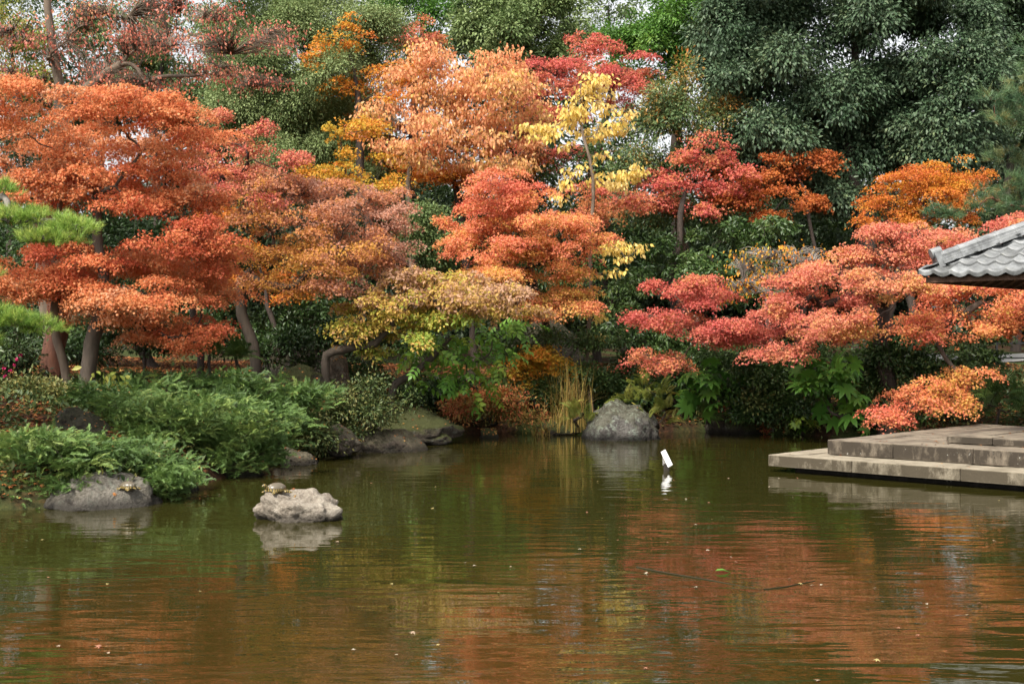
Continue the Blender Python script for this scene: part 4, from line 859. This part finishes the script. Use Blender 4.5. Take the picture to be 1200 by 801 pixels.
mp('crimson maple leaning over the far bank on thin pale stems', 25.8, 856, [(820,330,24,6,.75),(800,341,28,6),(770,335,14,5,.5),(832,345,24,6,.6),(812,354,24,5),(760,370,28,6,.5),(800,376,38,7,.7),(850,385,38,9,.55),(765,420,30,10,.8),(790,430,16,8,.85),(846,396,28,7,.6),(880,394,28,7,.5),(820,385,30,6,.5),(745,372,14,4,.4),(660,336,0.1,0.1)][:-1], 'crimson', trunk=[(845,450),(835,420),(822,400),(812,382)], rb=.04, bark='palebrown', cover=1.6, tint=.42, lowfrac=.5)
plant('dry_shrub', 'dry grey twiggy shrub with gold leaves behind the crimson maple', 'shrub', 26.3, 905, [(872,330,28,6),(900,325,26,7),(850,346,12,6),(882,314,28,6),(925,310,18,7),(935,295,24,10),(905,300,26,12),(955,305,22,10),(890,345,26,5)], 'hang', 'gold', rb=.04, bark='grey', twig=1.0, twigr=.010, cover=.17, size=.07, lps=1, tint=.6, names=('stem', 'foliage'), wander=.1)
mp('orange maple reaching in under the tiled roof with one bough sweeping down to the platform', 23.3, 1236, [(1110,345,28,8),(1150,340,38,9),(1180,370,30,9),(1132,364,38,8),(1090,375,28,9,.3),(1075,386,24,8,.2),(1155,385,26,7),(1205,355,30,10),(1100,392,22,7,.3),(1125,440,20,7,.55),(1100,453,38,9,.4),(1076,468,34,9,.3),(1060,484,30,7,.2),(1042,491,16,4,.15),(1110,470,24,7,.6),(1195,335,24,7),(1240,370,40,12),(1245,320,40,12)], 'orange', trunk=[(1236,430),(1232,395),(1240,340)], rb=.11, bark='brown', tint=.4, lowfrac=.3, size=.050, spread=.2, baseY=24.8)

# ------------------------------------------------------------------ shrubs along the shore
def sh(label, Y, base, pads, mat='under', sty='shrub', name='evergreen_shrub', cat='shrub', **k):
    return plant(name, label, cat, Y, base, pads, sty, mat, names=('stem', 'foliage'), group='shrubs along the shore', **{**dict(rb=.03, rt=.006, bark='dark', twig=.3, lowfrac=.1, tint=.45), **k})
sh('tiered dark green shrub behind the crimson maple', 30, 840, [(850,280,48,14),(800,300,38,12),(900,300,38,14),(832,322,34,10),(762,328,38,14),(872,345,38,12),(765,288,24,14),(930,330,38,16),(742,380,28,20),(800,398,50,16),(895,265,28,10),(860,310,40,10)], sty='maple', tmpl=TK, size=.12, tint=.5, cover=1.3)
sh('dark shrub in shade below the crimson maple', 28.8, 800, [(760,400,36,18),(790,410,36,16),(820,440,36,22),(775,450,36,22),(740,440,30,24),(850,425,30,20),(705,455,26,22)], tint=.4)
sh('bright green fatsia with large palmate leaves left of the dark rock', 27.2, 828, [(825,440,22,10),(845,458,18,9),(808,462,20,11),(835,475,18,8),(820,455,24,12)], 'bigleaf', 'palm', 'fatsia_shrub', tint=.35)
sh('dense dark shrub between the two bright fatsias', 27.6, 905, [(870,420,34,22),(905,435,38,26),(940,430,36,26),(885,465,38,22),(925,475,38,20),(955,460,28,24)], tint=.5)
sh('tall bright fatsia with large palmate leaves left of the orange drooping bough', 25.4, 972, [(965,425,18,12),(985,440,18,12),(960,455,16,12),(972,478,20,12),(992,465,14,10),(1000,490,18,7),(972,440,20,14)], 'bigleaf', 'palm', 'fatsia_shrub', tint=.3)
sh('dark ivy covered mound behind the corner of the platform', 26.6, 1015, [(1010,440,32,24),(1040,430,32,24),(1005,480,26,16),(1030,470,30,20),(1070,440,36,28),(1050,400,30,20)], tint=.45)
sh('dark green shrub behind the drooping orange bough', 25.8, 1120, [(1100,420,34,22),(1140,405,34,20),(1130,440,40,26),(1165,430,20,24),(1110,470,40,22),(1085,400,28,16),(1150,390,20,14)], tint=.5, sty='maple', tmpl=TK, size=.10)
sh('green fern clump at the back edge of the platform', 24.4, 1165, [(1155,470,26,12),(1180,480,28,14),(1150,490,24,8),(1195,460,24,14),(1170,455,20,12),(1215,480,20,12)], 'greenfern', 'fern', 'fern_clump', 'fern', tint=.55)
sh('low light green star leaved plant at the waterline below the tall fatsia', 26.9, 938, [(936,488,8,4),(942,494,6,3)], 'bigleaf', 'palm', 'fatsia_shrub', tint=.75, size=.22)
sh('pale green fern hanging at the waterline below the left fatsia', 27.6, 826, [(824,488,10,6),(832,494,8,5)], 'greenfern', 'fern', 'fern_clump', 'fern', tint=.85, size=.36)
sh('mid green shrub low at the shore between the dark rock and the tall fatsia', 27.2, 915, [(900,488,18,8),(925,492,16,6),(880,470,18,10),(950,492,14,6)], 'groundgreen', tint=.6, size=.09)
sh('yellowing fern bush right of the lichen boulder', 26.9, 765, [(750,470,20,8),(768,462,22,9),(780,480,14,8),(755,488,20,7),(772,494,16,6),(755,450,16,6)], 'fern', 'fern', 'fern_clump', 'fern', size=.32, tint=.4, cover=1.8)
sh('small yellow green fern left of the lichen boulder', 26.7, 681, [(680,484,14,8),(672,494,12,6),(690,492,10,6)], 'fern', 'fern', 'fern_clump', 'fern', size=.3, tint=.25)
sh('golden leaved bush behind the dry reeds', 28.4, 632, [(640,412,22,8),(620,425,22,9),(650,430,18,8),(615,440,14,8),(668,432,12,7),(635,420,20,8)], 'gold', 'maple', name='golden_shrub', tint=.8, size=.07, twig=.8)
sh('blue green shrub left of the golden bush', 28.6, 605, [(605,420,24,12),(600,450,24,16),(625,455,22,14),(590,470,22,12),(640,395,26,8),(675,400,24,7),(690,440,24,14)], tint=.6, size=.085)
sh('reddish brown undergrowth at the far water edge left of the reeds', 27.2, 575, [(545,480,20,9),(575,482,22,10),(600,485,18,9),(560,470,20,7),(610,470,16,9),(590,468,18,8),(620,490,14,8)], 'mixred', size=.075, name='reddening_shrub', twig=.8)
sh('red leaf littered bush on the dark rock at the far shore', 28, 880, [(862,482,24,7),(885,488,24,8),(900,496,14,6)], 'mixred', 'maple', 'reddening_shrub', tint=.85, size=.07, cover=.7)
sh('mixed green undergrowth on the left bank by the flat brown rock', 23.4, 420, [(395,480,24,14),(425,475,22,14),(450,485,22,10),(405,500,26,8),(375,490,18,12),(435,455,16,10),(465,472,14,8)], 'groundgreen', size=.075, tint=.65, twig=.7)
sh('dark camellia with pink flowers at the far left', 22.6, 8, [(5,425,26,16),(25,440,20,12),(-15,440,24,20),(20,415,14,9)], 'dark', tint=.5, name='camellia_shrub', cat='camellia')
cam_root = [o for o in bpy.data.objects if o.name == 'camellia_shrub'][0]
for fx, fy in ((20, 421), (17, 428), (24, 416), (5, 431), (6, 441), (12, 434)):
    r = np.random.default_rng(fx); n = 14; c = P(fx, fy, 22.1) - np.array(cam_root.location)
    q = nrmz(r.normal(size=(n, 3)) + np.array([0, -.6, .1]))
    me = leaves_mesh('flower', np.tile(c, (n, 1)), nrmz(r.normal(size=(n, 3))), q, np.full(n, .042), r.uniform(0, 1, n), T_kite(.45, .1, .0)); link('flower', me, M_('pinkpetal'), cam_root)
sh('yellow green sapling with large leaves beside the leaning maple trunk', 20.8, 122, [(122,440,7,4),(125,447,6,4),(119,452,5,3)], 'fern', 'hang', 'sapling', 'sapling', size=.16, lps=5, cover=1.6, tint=.3, twig=1, gap=-2, rb=.012)
sh('tiny fresh green sapling on the leaf litter under the vermilion maple', 22.5, 262, [(262,433,6,3),(262,439,7,3)], 'bigleaf', 'hang', 'sapling', 'sapling', size=.15, lps=5, cover=1.4, twig=1, gap=-2, rb=.01)
sh('green fern on the litter slope left of the curved trunk', 23.6, 244, [(242,415,10,4),(248,412,8,3)], 'greenfern', 'fern', 'fern_clump', 'fern', size=.45, tint=.6)
sh('green fern right beside the curved trunk base', 24.2, 276, [(274,418,10,4),(282,416,8,3)], 'greenfern', 'fern', 'fern_clump', 'fern', size=.45, tint=.6)
def jn(label, Y, base, pads, **k): return plant('juniper_shrub', label, 'juniper', Y, base, pads, 'juniper', 'juniper', names=('stem', 'foliage'), group='spreading junipers on the left bank', **{**dict(rb=.04, rt=.008, bark='brown', twig=.25, lowfrac=.1, spread=.5), **k})
jn('spreading juniper at the front left, over the broad shore rock', 16.4, 80, [(20,545,40,20),(60,535,44,18),(100,540,40,16),(140,540,34,16),(170,552,32,12),(195,560,20,8),(30,570,40,12),(75,560,40,12),(120,555,34,10),(-30,555,40,25),(15,525,30,10),(160,530,22,8),(185,548,26,10),(20,585,30,8),(50,575,34,9),(150,562,30,9),(205,566,14,5),(100,528,36,9),(60,522,30,8),(15,592,24,6),(35,585,22,6),(190,572,20,6),(165,575,16,5),(120,560,40,7),(80,568,30,6),(15,586,30,8,None,-.7),(-25,588,30,8,None,-.6),(45,583,22,7,None,-.5)], tint=.5)
jn('rounded juniper mound overhanging the water right of the front one', 19.2, 235, [(200,500,40,18),(245,498,44,20),(290,508,34,18),(225,520,40,16),(270,530,36,14),(310,525,20,14),(165,490,30,14),(190,475,40,10),(250,480,40,12),(150,500,24,12),(300,495,24,12),(235,540,34,12),(265,545,34,10),(300,540,24,10),(210,535,28,12),(325,520,14,10),(180,515,26,12)], tint=.55)
jn('dull green juniper along the crest of the left bank', 22, 270, [(240,460,44,12),(290,458,40,14),(330,470,36,16),(190,455,40,10),(345,490,24,14),(320,500,26,14),(140,452,34,10),(275,470,40,12),(365,470,16,10)], tint=.3, size=.22)
jn('low patch of dark juniper beside the mossy boulder on the left bank', 20.2, 130, [(120,462,30,8),(150,468,30,9),(105,470,20,7),(170,475,24,8)], tint=.15, size=.2)

sh('dark undergrowth in shade behind the big vermilion maple', 26, 170, [(90,410,36,14),(140,395,40,14),(190,400,40,14),(235,395,34,12),(110,385,40,14),(270,400,24,10),(160,378,40,12)], tint=.3)
sh('dark undergrowth around the huge dark boulder', 27.6, 345, [(320,410,22,14),(345,395,26,12),(385,400,22,16),(412,420,20,16),(365,425,18,8),(430,440,22,14)], tint=.2)
sh('low weedy plants along the bank left of the small brown shore rock', 21.8, 350, [(335,525,18,8),(355,515,20,9),(372,505,18,9),(385,515,12,6),(345,500,20,8),(322,535,10,5)], 'groundgreen', tint=.7, size=.07, twig=.6)
sh('grassy undergrowth at the far left behind the mossy boulder', 20.6, 25, [(20,470,34,9),(50,462,26,8),(-10,475,30,10),(85,468,18,6),(30,455,26,6)], 'groundgreen', tint=.75, size=.075, tmpl=TKN)
sh('dark shrub in deep shade under the green hanging leaves', 28.4, 520, [(500,470,24,12),(530,475,26,12),(480,455,20,10),(555,470,20,10),(515,455,24,10)], tint=.15)
rock('stone at the bank edge below the rounded juniper mound', 268, 556, 19.2, 84, 22, RD(), 41, 60)
rock('low brown stone at the shore under the weedy plants', 340, 541, 21.0, 66, 18, RB(), 43, 50)
rock('dark stone at the bank between the two front junipers', 208, 578, 17.2, 50, 20, RD(), 45, 44)
# reeds
def blades(name, c, n, hgt, spread, seed, mat, parent, w=.012, lean=.5):
    r = np.random.default_rng(seed); cs, fs, ts = [], [], []
    for i in range(n):
        b0 = np.array([r.normal() * spread, r.normal() * spread, 0]); a = r.uniform(0, 2 * math.pi); L = hgt * r.uniform(.55, 1.1); ln_ = lean * r.uniform(.1, 1.2)
        dirv = np.array([math.cos(a), math.sin(a), 0]); side = np.array([-dirv[1], dirv[0], 0]) * w
        t = np.linspace(0, 1, 7)[:, None]
        p = b0 + dirv * (ln_ * L * t ** 2.2) + np.array([0, 0, 1]) * (L * (t - .45 * ln_ * t ** 3))
        wd = (1 - t ** 2) * .9 + .1
        v = np.stack([p - side * wd, p + side * wd], 1).reshape(-1, 3); k = i * 14
        cs.append(v)
        for j in range(6): fs.append((k + 2 * j, k + 2 * j + 1, k + 2 * j + 3, k + 2 * j + 2))
        ts += [np.clip(r.normal() * .3 + .5, 0, 1)] * 6
    me = raw_mesh(name, np.concatenate(cs) + c, np.array(fs), np.array(ts)); return link(name, me, M_(mat), parent)
X = (668 - 600) / F * 27.7; rd = empty('reed_clump', (X, 27.75, max(gz(X, 27.75), 0) - .05), 'tall clump of dry yellow reeds left of the lichen boulder', 'reeds')
blades('leaves', np.zeros(3), 150, 1.7, .2, 3, 'reed', rd, .009, .8)
blades('stalks', np.array([0, 0, 0]), 9, 1.8, .12, 4, 'reed', rd, .006, .25)
X = (640 - 600) / F * 27.4; rd = empty('grass_clump', (X, 27.7, gz(X, 27.7) - .05), 'arching pale grass tuft at the far water edge left of the tall reeds', 'grass')
blades('leaves', np.zeros(3), 80, .75, .16, 8, 'reed', rd, .010, 1.1)

# fallen maple leaves lying on the rocks, the junipers and the platform
r = np.random.default_rng(404); LP, LN = [], []
for o in [o for o in bpy.data.objects if o.name.split('.')[0] == 'rock']:
    me = o.data; nv = len(me.vertices); co = np.empty(nv * 3, np.float32); me.vertices.foreach_get('co', co); no = np.empty(nv * 3, np.float32); me.vertices.foreach_get('normal', no)
    co = co.reshape(-1, 3) + np.array(o.location); no = no.reshape(-1, 3); k = np.where((no[:, 2] > .55) & (co[:, 2] > .06))[0]
    pale = 'pale' in o['label'] or 'broad grey' in o['label'] or 'lichen' in o['label']
    if len(k):
        k = r.choice(k, 3 if pale else 45); LP.append(co[k] + no[k] * .012); LN.append(no[k])
for o in [o for o in bpy.data.objects if o.name.split('.')[0] == 'foliage' and o.parent.name.startswith('juniper')]:
    nv = len(o.data.vertices); co = np.empty(nv * 3, np.float32); o.data.vertices.foreach_get('co', co); co = co.reshape(-1, 3) + np.array(o.parent.location)
    hz = co[:, 2] - ground(co[:, 0], co[:, 1]); k = np.where(hz > np.quantile(hz, .8))[0]; k = r.choice(k, 45); LP.append(co[k] + np.array([0, 0, .02])); LN.append(np.tile([[0, 0, 1.]], (45, 1)))
ca, sa = math.cos(ANG), math.sin(ANG)
for n_, xa, xb, ya, yb, z in ((14, .1, 6, .05, .6, .266), (34, .8, 7, .8, 1.4, .49), (16, .8, 2.1, 1.4, 5.8, .49), (45, 2.4, 7, 1.6, 5.6, .598)):
    x = r.uniform(xa, xb, n_); y = r.uniform(ya, yb, n_); LP.append(np.stack([3.96 + x * ca - y * sa, 19.8 + x * sa + y * ca, np.full(n_, z)], 1)); LN.append(np.tile([[0, 0, 1.]], (n_, 1)))
LP = np.concatenate(LP); LN = np.concatenate(LN); n = len(LP)
tag(link('leaf_litter', leaves_mesh('leaf_litter', LP, nrmz(LN + r.normal(size=(n, 3)) * .2), r.normal(size=(n, 3)) * np.array([1, 1, .15]), .06 * r.uniform(.6, 1.1, n), np.clip(.6 + .3 * r.normal(size=n), 0, 1), TM5), M_('litter')), kind='stuff')

# ------------------------------------------------------------------ railing and path at the far right, seen under the boughs
m_iron, nt, b = newmat('black_iron'); b.inputs['Base Color'].default_value = (.012, .012, .013, 1); b.inputs['Roughness'].default_value = .5
m_red, nt, b = newmat('red_cloth'); b.inputs['Base Color'].default_value = (.6, .03, .025, 1); b.inputs['Roughness'].default_value = .8
m_path, nt, b = newmat('pale_gravel_path'); n_ = tex(nt, 'ShaderNodeTexNoise', 20, 4, .6, worldpos(nt)); r_ = ramp(nt, [(.3, (.25, .24, .22)), (.7, (.4, .38, .35))]); nt.links.new(n_.outputs[0], r_.inputs[0]); nt.links.new(r_.outputs[0], b.inputs['Base Color'])
YR = 33
xs = np.linspace(11.5, 24, 40); ys = np.linspace(35, 39.5, 10); GX, GY = np.meshgrid(xs, ys); gzz = ground(GX, GY) + .03
idx = np.arange(400).reshape(10, 40); fa = np.stack([idx[:-1, :-1], idx[:-1, 1:], idx[1:, 1:], idx[1:, :-1]], -1).reshape(-1, 4)
tag(link('path', raw_mesh('path', np.stack([GX, GY, gzz], -1).reshape(-1, 3), fa), m_path), kind='structure')
x0 = (1168 - 600) / F * YR; rz0 = gz(x0 + 2, YR)
rl_ = empty('railing', (x0, YR, rz0), 'black iron railing by the pale path at the far right, seen below the orange boughs', 'railing')
for k in range(5): link('post', boxes_mesh('post', [(k * 1.1 - .025, k * 1.1 + .025, -.025, .025, -.2, 1.0)], .004, 1), m_iron, rl_)
for z in (.95, .5, .12): link('rail', boxes_mesh('rail', [(-.1, 4.6, -.034 - z * .002, -.028, z - .02, z + .02)], .002, 1), m_iron, rl_)
bn = boxes_mesh('cloth', [(-.05, .05, -.012, .012, -.36, 0)], .01); o = link('red_cloth', bn, m_red); o.location = (x0 + .23, YR - .06, rz0 + .88); tag(o, 'narrow red cloth hung on the black railing', 'cloth')

# ------------------------------------------------------------------ drifting things on the pond
r = np.random.default_rng(21); proto = None
spots = [(120,759,.9),(72,758,.6),(466,768,.3),(232,694,1),(555,663,.7),(1170,624,.2),(1135,722,.6),(1026,690,.5),(855,653,.6),(862,659,.2),(828,645,.6),(760,672,.6),(960,686,.6),(938,684,.95),(952,687,.6),(362,605,.95),(398,635,.3),(130,766,.3)]
for i in range(52): spots.append((r.uniform(20, 1180), 560 + 240 * r.uniform(0, 1) ** 1.4, r.uniform(0, 1)))
lm = [leaves_mesh('floating_leaf', np.zeros((1, 3)), np.array([[0, 0, 1.]]), np.array([[0, 1., 0]]), np.array([.06]), np.array([t]), TM5) for t in (.1, .45, .7, .95)]
for i, (px, py, t) in enumerate(spots):
    Y = CAM_H * F / (py - 400.5); X = (px - 600) / F * Y
    if pond_sd(np.array([X]), np.array([Y]))[0] > -.3: continue
    if i < 4: o = link('floating_leaf', lm[i], M_('floatleaf'))
    else: o = bpy.data.objects.new('floating_leaf', lm[min(3, int(t * 4))]); COL.objects.link(o)
    o.location = (X, Y, .014); o.rotation_euler = (r.normal() * .12, r.normal() * .12, r.uniform(0, 6.28)); s = r.uniform(.5, 1.0); o.scale = (s, s, s)
    tag(o, 'small fallen leaf floating on the pond', 'leaf', 'leaves floating on the pond')
m_wet, nt, b = newmat('dark_wet_twig'); b.inputs['Base Color'].default_value = (.03, .024, .012, 1); b.inputs['Roughness'].default_value = .8; b.inputs['Specular IOR Level'].default_value = .15
def stick(label, pts, rad, mat):
    q = resample(np.array(pts), 14); c, f = tubes(q[None], np.linspace(rad, rad * .6, 14)[None], 7)
    b0 = q[0]; o = link('floating_branch', raw_mesh('floating_branch', c - b0, f, smooth=True), mat); o.location = b0
    return tag(o, label, 'branch', 'branches floating in the pond')
def onw(px, py, z): Y = (CAM_H - z) * F / (py - 400.5); return np.array([(px - 600) / F * Y, Y, z])
stick('long thin brown branch lying in the water, pointing at the viewer', [onw(746, 664, .0), onw(770, 669, .006), onw(830, 679, .002), onw(892, 691, -.004)], .009, m_wet)
stick('short pale twig in the water touching the right end of the long branch', [onw(895, 690, .002), onw(920, 687, .004), onw(955, 680, .002)], .005, m_wet)
Y = CAM_H * F / (671 - 400.5); o = link('floating_leaf', leaves_mesh('floating_leaf', np.array([[0, 0, 0.]]), np.array([[0, 0, 1.]]), np.array([[1, .2, 0]]), np.array([.15]), np.array([.4]), TO), M_('bigleaf')); o.location = ((838 - 600) / F * Y, Y, .02)
tag(o, 'large green leaf floating above the long thin branch', 'leaf', 'leaves floating on the pond')
open('/tmp/leaves.txt', 'w').write(str(NLEAF[0])) if False else None
